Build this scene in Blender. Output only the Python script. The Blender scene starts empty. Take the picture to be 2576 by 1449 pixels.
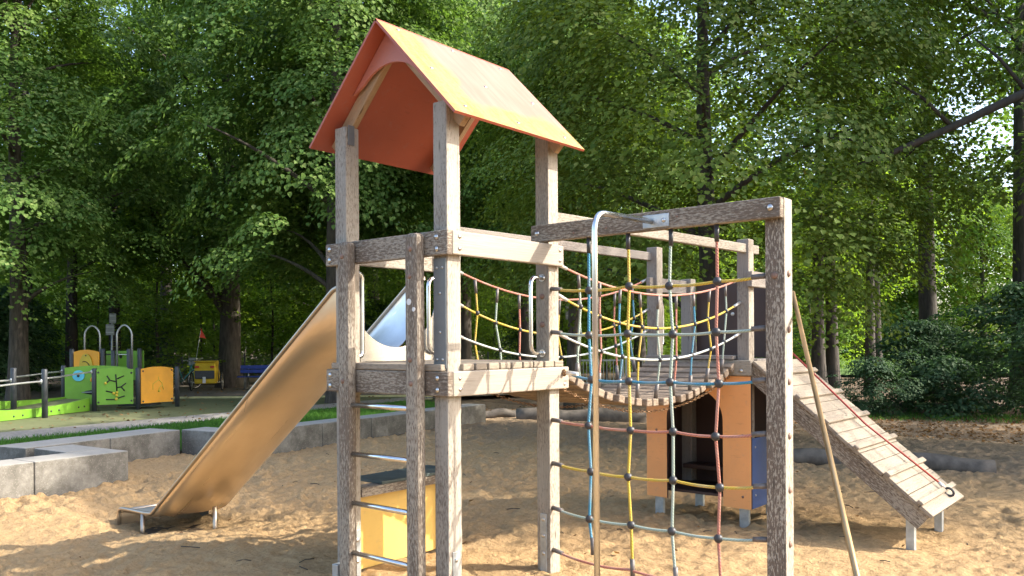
import bpy, math, random
import numpy as np
from mathutils import Vector, Matrix

random.seed(7)
S = bpy.context.scene
COL = S.collection
R_ = math.radians

# ------------------------------------------------------------------ camera, sky, sun, exposure
TH = R_(39.73)                       # the tower's sides run along X and Y; the camera looks across it
CAMP = Vector((3.355, -3.504, 1.55))
FWD = Vector((-math.sin(TH), math.cos(TH), 0)); RGT = Vector((math.cos(TH), math.sin(TH), 0))
cd = bpy.data.cameras.new('camera'); co = bpy.data.objects.new('camera', cd); COL.objects.link(co)
co.matrix_world = Matrix.Translation(CAMP) @ Matrix.Rotation(TH, 4, 'Z') @ Matrix.Rotation(R_(90), 4, 'X') @ Matrix.Rotation(-0.006, 4, 'Z')
cd.sensor_width = 36; cd.lens = 2100 / 2576 * 36; cd.shift_y = 140.5 / 2576
cd.clip_start = 0.05; cd.clip_end = 1500
S.camera = co

SUN_DIR = Vector((1.36, 1.0, 1.227)).normalized()          # towards the sun
EL = math.asin(SUN_DIR.z); AZ = math.atan2(SUN_DIR.x, SUN_DIR.y)
w = bpy.data.worlds.new('World'); S.world = w; w.use_nodes = True
nt = w.node_tree; bg = nt.nodes['Background']
sk = nt.nodes.new('ShaderNodeTexSky'); sk.sky_type = 'NISHITA'; sk.sun_disc = False
sk.sun_elevation = EL; sk.sun_rotation = AZ; sk.air_density = 1.0; sk.dust_density = 3.0
nt.links.new(sk.outputs[0], bg.inputs[0]); bg.inputs[1].default_value = 0.15
sl = bpy.data.lights.new('sun', 'SUN'); sl.energy = 2.6; sl.angle = R_(0.5); sl.color = (1.0, 0.93, 0.82)
so = bpy.data.objects.new('sun', sl); COL.objects.link(so)
so.rotation_euler = SUN_DIR.to_track_quat('Z', 'Y').to_euler(); so.location = (20, 15, 20)
vs = S.view_settings; vs.view_transform = 'Standard'; vs.look = 'None'; vs.exposure = 1.86; vs.gamma = 1
S.cycles.max_bounces = 8; S.cycles.diffuse_bounces = 5; S.cycles.glossy_bounces = 4
S.cycles.transmission_bounces = 5; S.cycles.caustics_reflective = False; S.cycles.caustics_refractive = False


def cw(X, Y, z=0.0):                 # metres right of / ahead of the photographer -> scene
    p = CAMP + RGT * X + FWD * Y
    return Vector((p.x, p.y, z))


# ------------------------------------------------------------------ materials
def newmat(name):
    m = bpy.data.materials.new(name); m.use_nodes = True
    n = m.node_tree; return m, n, n.nodes['Principled BSDF']


def N(n, t, **kw):
    x = n.nodes.new(t)
    for k, v in kw.items():
        if k.startswith('i_'):
            key = k[2:]; x.inputs[int(key) if key.isdigit() else key].default_value = v
        else:
            setattr(x, k, v)
    return x


def ramp(n, src, stops):
    r = n.nodes.new('ShaderNodeValToRGB'); e = r.color_ramp.elements
    while len(e) < len(stops): e.new(0.5)
    for q, (p, c) in zip(e, stops):
        q.position = p; q.color = (c, c, c, 1) if isinstance(c, (int, float)) else (*c, 1)
    n.links.new(src, r.inputs[0]); return r.outputs[0]


def mix(n, f, a, b, mode='MIX'):
    x = n.nodes.new('ShaderNodeMix'); x.data_type = 'RGBA'; x.blend_type = mode
    for s, v in ((x.inputs[0], f), (x.inputs[6], a), (x.inputs[7], b)):
        if isinstance(v, bpy.types.NodeSocket): n.links.new(v, s)
        elif isinstance(v, (int, float)): s.default_value = v
        else: s.default_value = (*v, 1)
    return x.outputs[2]


def mapped(n, scale, coord='UV'):
    t = n.nodes.new('ShaderNodeTexCoord'); m = n.nodes.new('ShaderNodeMapping')
    m.inputs['Scale'].default_value = scale; n.links.new(t.outputs[coord], m.inputs[0]); return m.outputs[0]


def noise(n, vec, scale=1.0, detail=4, rough=0.55):
    x = N(n, 'ShaderNodeTexNoise'); x.inputs['Scale'].default_value = scale
    x.inputs['Detail'].default_value = detail; x.inputs['Roughness'].default_value = rough
    n.links.new(vec, x.inputs['Vector']); return x.outputs['Fac']


def bump(n, h, b, strength=0.4, dist=0.01):
    x = N(n, 'ShaderNodeBump'); x.inputs['Strength'].default_value = strength; x.inputs['Distance'].default_value = dist
    n.links.new(h, x.inputs['Height']); n.links.new(x.outputs[0], b.inputs['Normal'])


def wood(name, stain, pale, dark, rough=0.75, contrast=0.09):
    """weathered timber: brown glaze flaking off along the grain; UV x runs along the grain, in metres"""
    m, n, b = newmat(name)
    g = noise(n, mapped(n, (4, 150, 1)), 1, 5, 0.65)
    g2 = noise(n, mapped(n, (0.9, 14, 1)), 1, 3)
    fl = noise(n, mapped(n, (30, 95, 1)), 1, 5, 0.65)
    big = noise(n, mapped(n, (1.6, 6, 1)), 1, 2)
    base = mix(n, ramp(n, g, [(0.3, 0.0), (0.75, 1.0)]), tuple(c * 0.72 for c in pale), pale)
    base = mix(n, ramp(n, g2, [(0.35, 0.25), (0.62, 0.0)]), base, tuple(c * 0.55 for c in pale))
    add = N(n, 'ShaderNodeMath', operation='MULTIPLY_ADD'); n.links.new(big, add.inputs[0]); add.inputs[1].default_value = 0.45
    n.links.new(fl, add.inputs[2])
    c = 0.725 + (0.5 - stain) * 0.42
    mask = ramp(n, add.outputs[0], [(c - contrast * .5, 0.0), (c + contrast * .5, 1.0)])
    darkv = mix(n, ramp(n, g, [(0.3, 0.0), (0.7, 1.0)]), tuple(x * .65 for x in dark), tuple(x * 1.25 for x in dark))
    colr = mix(n, mask, base, darkv)
    crack = noise(n, mapped(n, (2.2, 120, 1)), 1, 3, 0.5)
    cm = ramp(n, crack, [(0.27, 0.75), (0.36, 0.0)])
    colr = mix(n, cm, colr, tuple(x * .3 for x in dark))
    vo = N(n, 'ShaderNodeTexVoronoi'); n.links.new(mapped(n, (2.6, 13, 1)), vo.inputs['Vector']); vo.inputs['Scale'].default_value = 1.0
    colr = mix(n, ramp(n, vo.outputs['Distance'], [(0.05, 0.8), (0.12, 0.0)]), colr, tuple(x * .4 for x in dark))
    n.links.new(colr, b.inputs['Base Color']); b.inputs['Roughness'].default_value = rough
    b.inputs['Specular IOR Level'].default_value = 0.25
    ad = N(n, 'ShaderNodeMath', operation='MULTIPLY_ADD'); n.links.new(mask, ad.inputs[0]); ad.inputs[1].default_value = 0.5; n.links.new(g, ad.inputs[2])
    bump(n, ad.outputs[0], b, 0.55, 0.004)
    return m


def plain(name, col, rough=0.5, metal=0.0, var=0.12, vscale=6.0, bumpv=0.0, spec=0.5, coord='Object', scuff=0.0):
    m, n, b = newmat(name)
    v = noise(n, mapped(n, (1, 1, 1), coord), vscale, 4)
    c = mix(n, ramp(n, v, [(0.3, 0.0), (0.7, 1.0)]), tuple(x * (1 - var) for x in col), tuple(min(1, x * (1 + var)) for x in col))
    if scuff:
        q = noise(n, mapped(n, (1, 1, 1), coord), 17, 7, 0.75); q2 = noise(n, mapped(n, (9, 9, 60), coord), 1, 4, 0.6)
        c = mix(n, ramp(n, q, [(0.56, 0.0), (0.66, scuff)]), c, tuple(min(1, x * .55 + .10) for x in col))
        c = mix(n, ramp(n, q2, [(0.30, scuff), (0.38, 0.0)]), c, tuple(x * .6 for x in col))
    n.links.new(c, b.inputs['Base Color']); b.inputs['Roughness'].default_value = rough; b.inputs['Metallic'].default_value = metal
    b.inputs['Specular IOR Level'].default_value = spec
    if bumpv:
        v2 = noise(n, mapped(n, (1, 1, 1), coord), vscale * 8, 4); bump(n, v2, b, bumpv, 0.005)
    return m


def rope_mat(name, col):
    m, n, b = newmat(name)
    t = N(n, 'ShaderNodeTexCoord'); s = N(n, 'ShaderNodeSeparateXYZ'); n.links.new(t.outputs['UV'], s.inputs[0])
    a = N(n, 'ShaderNodeMath', operation='MULTIPLY_ADD'); n.links.new(s.outputs[0], a.inputs[0]); a.inputs[1].default_value = 55.0
    k = N(n, 'ShaderNodeMath', operation='MULTIPLY'); n.links.new(s.outputs[1], k.inputs[0]); k.inputs[1].default_value = 3.0
    n.links.new(k.outputs[0], a.inputs[2])
    fr = N(n, 'ShaderNodeMath', operation='FRACT'); n.links.new(a.outputs[0], fr.inputs[0])
    pp = N(n, 'ShaderNodeMath', operation='PINGPONG'); n.links.new(fr.outputs[0], pp.inputs[0]); pp.inputs[1].default_value = 0.5
    v = noise(n, mapped(n, (1, 1, 1), 'Object'), 9, 3)
    c = mix(n, ramp(n, pp.outputs[0], [(0.0, 0.0), (0.2, 1.0)]), tuple(x * .45 for x in col), col)
    c = mix(n, ramp(n, v, [(0.45, 0.0), (0.7, 0.35)]), c, (0.42, 0.38, 0.32))
    n.links.new(c, b.inputs['Base Color']); b.inputs['Roughness'].default_value = 0.8
    bump(n, pp.outputs[0], b, 0.8, 0.004)
    return m


def leaf_mat(name, cols, trans=0.4, tcol=(0.22, 0.42, 0.03)):
    m, n, b = newmat(name)
    g = N(n, 'ShaderNodeNewGeometry')
    big = noise(n, mapped(n, (1, 1, 1), 'Object'), 0.55, 3)
    c = ramp(n, g.outputs['Random Per Island'], [(i / (len(cols) - 1), q) for i, q in enumerate(cols)])
    clump = noise(n, mapped(n, (1, 1, 1.6), 'Object'), 1.5, 3)
    c = mix(n, ramp(n, clump, [(0.36, 0.55), (0.5, 0.0)]), c, cols[0])
    c = mix(n, ramp(n, big, [(0.38, 0.0), (0.62, 0.55)]), c, tuple(x * k for x, k in zip(cols[len(cols) // 2], (1.5, 1.25, 0.9))))
    n.links.new(c, b.inputs['Base Color']); b.inputs['Roughness'].default_value = 0.6; b.inputs['Specular IOR Level'].default_value = 0.14
    tr = N(n, 'ShaderNodeBsdfTranslucent')
    n.links.new(mix(n, g.outputs['Random Per Island'], tuple(x * .7 for x in tcol), tuple(min(1, x * 1.3) for x in tcol)), tr.inputs[0])
    ms = N(n, 'ShaderNodeMixShader'); ms.inputs[0].default_value = trans
    n.links.new(b.outputs[0], ms.inputs[1]); n.links.new(tr.outputs[0], ms.inputs[2])
    n.links.new(ms.outputs[0], n.nodes['Material Output'].inputs[0])
    return m


def bark(name, col):
    m, n, b = newmat(name)
    v = noise(n, mapped(n, (9, 9, 1.6), 'Object'), 1.6, 6, 0.65)
    big = noise(n, mapped(n, (1, 1, 1), 'Object'), 0.7, 3)
    c = mix(n, ramp(n, v, [(0.35, 0.0), (0.65, 1.0)]), tuple(x * .45 for x in col), tuple(x * 1.35 for x in col))
    c = mix(n, ramp(n, big, [(0.45, 0.0), (0.7, 0.5)]), c, (col[0] * .7, col[1] * 1.0, col[2] * .6))
    n.links.new(c, b.inputs['Base Color']); b.inputs['Roughness'].default_value = 0.9
    bump(n, v, b, 0.8, 0.02); return m


def slide_material():
    m, n, b = newmat('brushed_sand_glow_steel')
    st_ = noise(n, mapped(n, (0.5, 22, 1)), 1, 5, 0.65); big = noise(n, mapped(n, (1, 1, 1), 'Object'), 2.0, 4); sp = noise(n, mapped(n, (1, 1, 1), 'Object'), 26, 6, 0.75)
    c = mix(n, ramp(n, big, [(0.3, 0.0), (0.7, 1.0)]), (0.80, 0.64, 0.46), (0.90, 0.74, 0.56))  # golden tint puts the sand's reflection into the steel's colour
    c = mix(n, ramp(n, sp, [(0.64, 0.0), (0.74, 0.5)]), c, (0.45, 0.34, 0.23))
    n.links.new(c, b.inputs['Base Color']); b.inputs['Metallic'].default_value = 1.0
    n.links.new(ramp(n, st_, [(0.3, 0.25), (0.7, 0.42)]), b.inputs['Roughness'])
    bump(n, st_, b, 0.06, 0.002); return m


M = {}
M['dark'] = wood('stained_wood', 0.56, (0.41, 0.36, 0.285), (0.155, 0.12, 0.09), contrast=0.14)
M['mid'] = wood('weathered_wood', 0.34, (0.39, 0.345, 0.275), (0.195, 0.157, 0.12), contrast=0.2)
M['flaky'] = wood('flaking_wood', 0.56, (0.47, 0.415, 0.33), (0.155, 0.12, 0.092), contrast=0.07)
M['post_grey'] = wood('silvered_wood', 0.34, (0.39, 0.355, 0.30), (0.18, 0.15, 0.12), contrast=0.16)
M['pale'] = wood('paler_wood', 0.33, (0.455, 0.405, 0.33), (0.21, 0.165, 0.125), contrast=0.16)  # paler tone than the other post timbers
M['fresh'] = wood('smooth_pale_wood', -0.25, (0.44, 0.38, 0.305), (0.3, 0.23, 0.16), contrast=0.2)
M['grey'] = wood('grey_wood', 0.25, (0.33, 0.29, 0.25), (0.17, 0.14, 0.12), contrast=0.2)
M['ramp'] = wood('sandy_boards', 0.28, (0.37, 0.31, 0.235), (0.21, 0.17, 0.13), contrast=0.25)
M['bridge'] = wood('brown_planks', 0.35, (0.34, 0.265, 0.195), (0.16, 0.115, 0.08), contrast=0.2)
M['inner'] = wood('fresh_rafter_wood', 0.0, (0.46, 0.31, 0.18), (0.25, 0.15, 0.08), contrast=0.2)
M['steel'] = plain('polished_steel', (0.66, 0.66, 0.65), 0.2, 1.0, 0.06, 20)
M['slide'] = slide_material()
M['chute'] = plain('worn_chute_steel', (0.70, 0.69, 0.66), 0.40, 1.0, 0.12, 5)
M['galv'] = plain('galvanised_steel', (0.42, 0.45, 0.46), 0.5, 0.7, 0.2, 14)
M['plate'] = plain('grey_painted_plate', (0.17, 0.18, 0.18), 0.5, 0.2, 0.08, 10)
M['bolt'] = plain('bolt_steel', (0.55, 0.54, 0.52), 0.3, 1.0, 0.1, 30)
M['plug'] = plain('brown_plastic_plug', (0.20, 0.12, 0.085), 0.6, 0, 0.15, 20)
M['black'] = plain('black_rubber', (0.035, 0.035, 0.038), 0.45, 0, 0.2, 30)
M['ferr'] = plain('grey_ferrule', (0.14, 0.125, 0.115), 0.5, 0.2, 0.3, 25)
M['alu'] = plain('pale_ferrule', (0.62, 0.60, 0.56), 0.4, 0.6, 0.15, 25)
M['orange'] = plain('orange_laminate', (0.80, 0.36, 0.13), 0.45, 0, 0.07, 2.5, 0.03, scuff=0.3)
M['blue'] = plain('blue_laminate', (0.04, 0.11, 0.32), 0.45, 0, 0.1, 4, 0.03, scuff=0.3)
M['yellow'] = plain('yellow_laminate', (0.68, 0.45, 0.12), 0.45, 0, 0.05, 2.5, 0.02, scuff=0.3)
M['brown'] = plain('shade_darkened_brown_laminate', (0.055, 0.030, 0.025), 0.5, 0, 0.1, 5, 0.03)  # brown board colour, darkened so the hut's inside looks deeply shaded
M['counter'] = plain('weathered_green_board', (0.055, 0.075, 0.07), 0.7, 0, 0.25, 9, 0.2)
M['rail'] = plain('light_steel_rail', (0.42, 0.43, 0.43), 0.4, 0.6, 0.08, 12)
M['r_red'] = rope_mat('red_rope', (0.50, 0.20, 0.14)); M['r_yel'] = rope_mat('yellow_rope', (0.60, 0.42, 0.055))
M['r_grn'] = rope_mat('sage_rope', (0.36, 0.44, 0.37)); M['r_blu'] = rope_mat('blue_rope', (0.06, 0.25, 0.38))
M['r_wht'] = rope_mat('white_rope', (0.58, 0.62, 0.58)); M['redcable'] = plain('red_cable', (0.36, 0.05, 0.035), 0.5)
M['rust'] = plain('rusty_chain_steel', (0.28, 0.17, 0.09), 0.6, 0.7, 0.4, 40)
M['tan_pole'] = plain('warm_reflection_pole_steel', (0.50, 0.34, 0.17), 0.36, 0.9, 0.15, 8)  # tan base carries the warm reflection on the leaning pole
M['rim'] = plain('dull_rim_steel', (0.46, 0.39, 0.31), 0.35, 0.95, 0.12, 6)
M['sheet'] = plain('scuffed_sheet_steel', (0.74, 0.75, 0.77), 0.20, 1.0, 0.10, 7)


def roof_material():
    m, n, b = newmat('pale_red_roof_panel')
    o = mapped(n, (1, 1, 1), 'UV')                     # u = metres down from the ridge, v = metres from the gable
    s = N(n, 'ShaderNodeSeparateXYZ'); n.links.new(o, s.inputs[0])
    big = noise(n, o, 2.2, 4); fine = noise(n, o, 40, 5, 0.7); st = noise(n, mapped(n, (2.5, 16, 1)), 1, 4)
    a = N(n, 'ShaderNodeMath', operation='MULTIPLY_ADD'); n.links.new(big, a.inputs[0]); a.inputs[1].default_value = -0.55
    n.links.new(s.outputs[1], a.inputs[2])
    front = ramp(n, a.outputs[0], [(-0.10, 1.0), (0.06, 0.0)])
    f2 = N(n, 'ShaderNodeMath', operation='MULTIPLY_ADD'); n.links.new(s.outputs[0], f2.inputs[0]); f2.inputs[1].default_value = -0.5
    f2.inputs[2].default_value = 0.56
    e2 = N(n, 'ShaderNodeMath', operation='MULTIPLY_ADD'); n.links.new(big, e2.inputs[0]); e2.inputs[1].default_value = -0.34; n.links.new(f2.outputs[0], e2.inputs[2])
    eave = ramp(n, e2.outputs[0], [(-0.03, 1.0), (0.04, 0.0)])
    col = mix(n, ramp(n, st, [(0.35, 0.0), (0.7, 1.0)]), (0.31, 0.14, 0.095), (0.37, 0.19, 0.14))  # outer panel faces are paler than the underside
    mx = N(n, 'ShaderNodeMath', operation='MAXIMUM'); n.links.new(front, mx.inputs[0]); n.links.new(eave, mx.inputs[1])
    k = N(n, 'ShaderNodeMath', operation='MULTIPLY'); n.links.new(mx.outputs[0], k.inputs[0])
    n.links.new(ramp(n, fine, [(0.36, 0.25), (0.6, 0.95)]), k.inputs[1])
    col = mix(n, k.outputs[0], col, mix(n, ramp(n, st, [(.4, 0.), (.6, 1.)]), (0.30, 0.195, 0.015), (0.33, 0.25, 0.06)))
    n.links.new(col, b.inputs['Base Color']); b.inputs['Roughness'].default_value = 0.55
    bump(n, fine, b, 0.25, 0.003); return m


M['roof'] = roof_material()
M['roofin'] = plain('orange_red_roof_underside', (0.37, 0.088, 0.047), 0.5, 0, 0.09, 2, 0.03, scuff=0.3)
M['gable'] = plain('dull_red_gable_board', (0.46, 0.16, 0.11), 0.5, 0, 0.06, 3, 0.03, scuff=0.3)


def sand_material():
    m, n, b = newmat('damp_yellow_sand')
    o = mapped(n, (1, 1, 1), 'Object')
    v1 = noise(n, o, 1.1, 4); v2 = noise(n, o, 22, 6, 0.65); v3 = noise(n, o, 140, 4, 0.7)
    c = mix(n, ramp(n, v2, [(0.3, 0.0), (0.7, 1.0)]), (0.42, 0.272, 0.128), (0.59, 0.40, 0.205))
    c = mix(n, ramp(n, v1, [(0.35, 0.35), (0.6, 0.0)]), c, (0.37, 0.245, 0.13))
    c = mix(n, ramp(n, v3, [(0.3, 0.3), (0.55, 0.0)]), c, (0.27, 0.175, 0.10))
    crumb = noise(n, mapped(n, (1, 1.35, 1), 'Object'), 36, 3, 0.6)
    c = mix(n, ramp(n, crumb, [(0.30, 0.55), (0.42, 0.0)]), c, (0.22, 0.14, 0.075))
    s = N(n, 'ShaderNodeSeparateXYZ'); n.links.new(o, s.inputs[0])       # the sand thins out into grey soil at the back
    a = N(n, 'ShaderNodeMath', operation='MULTIPLY_ADD'); n.links.new(v1, a.inputs[0]); a.inputs[1].default_value = 4.0; n.links.new(s.outputs[1], a.inputs[2])
    c2 = N(n, 'ShaderNodeMath', operation='MULTIPLY_ADD'); n.links.new(a.outputs[0], c2.inputs[0]); c2.inputs[1].default_value = 0.1; c2.inputs[2].default_value = 0
    soil = ramp(n, c2.outputs[0], [(0.78, 0.0), (1.0, 0.8)])
    c = mix(n, soil, c, mix(n, v2, (0.20, 0.145, 0.095), (0.36, 0.27, 0.18)))
    n.links.new(c, b.inputs['Base Color']); b.inputs['Roughness'].default_value = 0.95; b.inputs['Specular IOR Level'].default_value = 0.15
    ad = N(n, 'ShaderNodeMath', operation='MULTIPLY_ADD'); n.links.new(v3, ad.inputs[0]); ad.inputs[1].default_value = 0.25; n.links.new(v2, ad.inputs[2])
    bump(n, ad.outputs[0], b, 1.0, 0.045); return m


def ground_mat(name, c1, c2, c3, sc=6.0, bs=0.6, speck=0.5):
    m, n, b = newmat(name)
    o = mapped(n, (1, 1, 1), 'Object')
    v1 = noise(n, o, 0.35, 4); v2 = noise(n, o, sc, 6, 0.7); v3 = noise(n, o, sc * 9, 3)
    c = mix(n, ramp(n, v2, [(0.35, 0.0), (0.65, 1.0)]), c1, c2)
    c = mix(n, ramp(n, v1, [(0.4, 0.0), (0.65, speck)]), c, c3)
    c = mix(n, ramp(n, v3, [(0.62, 0.0), (0.7, speck)]), c, c3)
    n.links.new(c, b.inputs['Base Color']); b.inputs['Roughness'].default_value = 0.95; b.inputs['Specular IOR Level'].default_value = 0.2
    bump(n, v2, b, bs, 0.03); return m


M['sand'] = sand_material()
M['soil'] = ground_mat('forest_floor', (0.075, 0.058, 0.042), (0.15, 0.115, 0.08), (0.17, 0.10, 0.05))
M['litter'] = ground_mat('leafy_soil', (0.17, 0.125, 0.085), (0.28, 0.21, 0.14), (0.24, 0.155, 0.085), 9)
M['rubber'] = ground_mat('green_safety_surface', (0.12, 0.135, 0.06), (0.155, 0.17, 0.08), (0.21, 0.185, 0.10), 3, 0.1, 0.35)
M['gravel'] = ground_mat('grey_gravel', (0.19, 0.175, 0.155), (0.36, 0.335, 0.30), (0.27, 0.23, 0.18), 14, 0.9, 0.3)
M['asphalt'] = ground_mat('dark_path', (0.13, 0.11, 0.095), (0.19, 0.165, 0.14), (0.24, 0.19, 0.13), 5, 0.3, 0.4)
M['lawn'] = ground_mat('mown_lawn', (0.05, 0.10, 0.018), (0.09, 0.17, 0.03), (0.12, 0.18, 0.05), 4, 0.6)
M['turf'] = ground_mat('grass_soil', (0.03, 0.06, 0.015), (0.05, 0.10, 0.025), (0.10, 0.09, 0.04), 6)
M['kerb'] = plain('sun_painted_kerb', (0.5, 0.46, 0.22), 0.8, 0, 0.3, 3)  # pale yellow holds the sunlight on the kerb in its colour


def concrete_mat():
    m, n, b = newmat('stained_concrete')
    o = mapped(n, (1, 1, 1), 'Object')
    v1 = noise(n, o, 2.2, 5, 0.6); v2 = noise(n, o, 14, 6, 0.7); v3 = noise(n, o, 70, 3)
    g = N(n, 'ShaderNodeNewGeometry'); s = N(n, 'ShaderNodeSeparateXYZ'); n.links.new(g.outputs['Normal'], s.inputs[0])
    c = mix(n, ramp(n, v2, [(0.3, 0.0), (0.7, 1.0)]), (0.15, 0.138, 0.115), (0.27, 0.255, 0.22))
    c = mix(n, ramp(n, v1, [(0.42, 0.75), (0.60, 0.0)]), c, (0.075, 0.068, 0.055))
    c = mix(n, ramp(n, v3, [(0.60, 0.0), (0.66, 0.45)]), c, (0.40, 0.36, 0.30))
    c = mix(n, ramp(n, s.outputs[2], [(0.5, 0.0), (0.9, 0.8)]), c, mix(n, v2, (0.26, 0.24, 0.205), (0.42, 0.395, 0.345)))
    n.links.new(c, b.inputs['Base Color']); b.inputs['Roughness'].default_value = 0.9
    bump(n, v2, b, 0.3, 0.008); return m


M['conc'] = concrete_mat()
M['g_pl'] = plain('lime_green_panel', (0.16, 0.36, 0.03), 0.4, 0, 0.14, 2.2, 0.05, scuff=0.3)
M['o_pl'] = plain('amber_panel', (0.82, 0.36, 0.02), 0.4, 0, 0.12, 2.2, 0.05, scuff=0.3)
M['y_pl'] = plain('mustard_panel', (0.58, 0.42, 0.035), 0.45, 0, 0.1, 6, 0.05)
M['cyan'] = plain('sky_blue_disc', (0.11, 0.50, 0.66), 0.4, 0, 0.08, 6)
M['post'] = plain('anthracite_post', (0.045, 0.05, 0.056), 0.45, 0.2, 0.2, 12)
M['cut'] = plain('dark_slot', (0.012, 0.014, 0.010), 0.7, 0, 0.1, 8)
M['bench'] = plain('blue_painted_slats', (0.012, 0.045, 0.30), 0.45, 0, 0.15, 6)
M['fence'] = plain('dark_green_wire', (0.045, 0.06, 0.055), 0.55, 0.2, 0.15, 3)
M['fpost'] = plain('grey_fence_post', (0.13, 0.14, 0.135), 0.6, 0.3, 0.2, 4)
M['white'] = plain('white_plastic', (0.65, 0.65, 0.63), 0.5, 0, 0.08, 6)
M['signback'] = plain('bare_sign_back', (0.27, 0.28, 0.28), 0.5, 0.5, 0.12, 5)
M['flag'] = plain('orange_red_flag', (0.75, 0.06, 0.02), 0.6); M['ytex'] = plain('yellow_canvas', (0.62, 0.42, 0.02), 0.7, 0, 0.12, 7)
M['teal'] = plain('teal_paint', (0.03, 0.22, 0.24), 0.35); M['crate'] = plain('pale_grey_crate', (0.42, 0.43, 0.41), 0.6)
M['lamp'] = plain('red_reflector', (0.5, 0.03, 0.02), 0.3); M['tyre'] = plain('tyre_rubber', (0.03, 0.03, 0.03), 0.7)
M['bark'] = bark('grey_brown_bark', (0.075, 0.060, 0.047)); M['bark2'] = bark('dark_bark', (0.055, 0.045, 0.038)); M['log'] = plain('grey_log', (0.12, 0.10, 0.08), 0.85, 0, 0.4, 7, 0.5); M['bark3'] = bark('black_bark', (0.030, 0.024, 0.020))
M['leafA'] = leaf_mat('linden_leaves', [(0.034, 0.080, 0.018), (0.058, 0.125, 0.028), (0.100, 0.180, 0.044), (0.21, 0.26, 0.09)], 0.30, (0.20, 0.36, 0.04))
M['leafB'] = leaf_mat('linden_leaves_olive', [(0.028, 0.058, 0.008), (0.048, 0.090, 0.013), (0.078, 0.130, 0.022), (0.20, 0.22, 0.06)], 0.27, (0.19, 0.30, 0.025))
M['leafC'] = leaf_mat('beech_leaves', [(0.055, 0.11, 0.022), (0.085, 0.16, 0.032), (0.12, 0.21, 0.045)], 0.42, (0.34, 0.52, 0.035))
M['leafD'] = leaf_mat('shrub_leaves', [(0.028, 0.065, 0.033), (0.048, 0.098, 0.05), (0.085, 0.14, 0.08)], 0.25, (0.10, 0.22, 0.05))
M['dry'] = leaf_mat('dry_leaves', [(0.10, 0.058, 0.03), (0.18, 0.11, 0.055), (0.28, 0.19, 0.095)], 0.2, (0.4, 0.2, 0.05))
M['blade'] = leaf_mat('grass_blades', [(0.03, 0.085, 0.015), (0.05, 0.14, 0.025), (0.08, 0.18, 0.04)], 0.35, (0.15, 0.35, 0.05))


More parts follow.
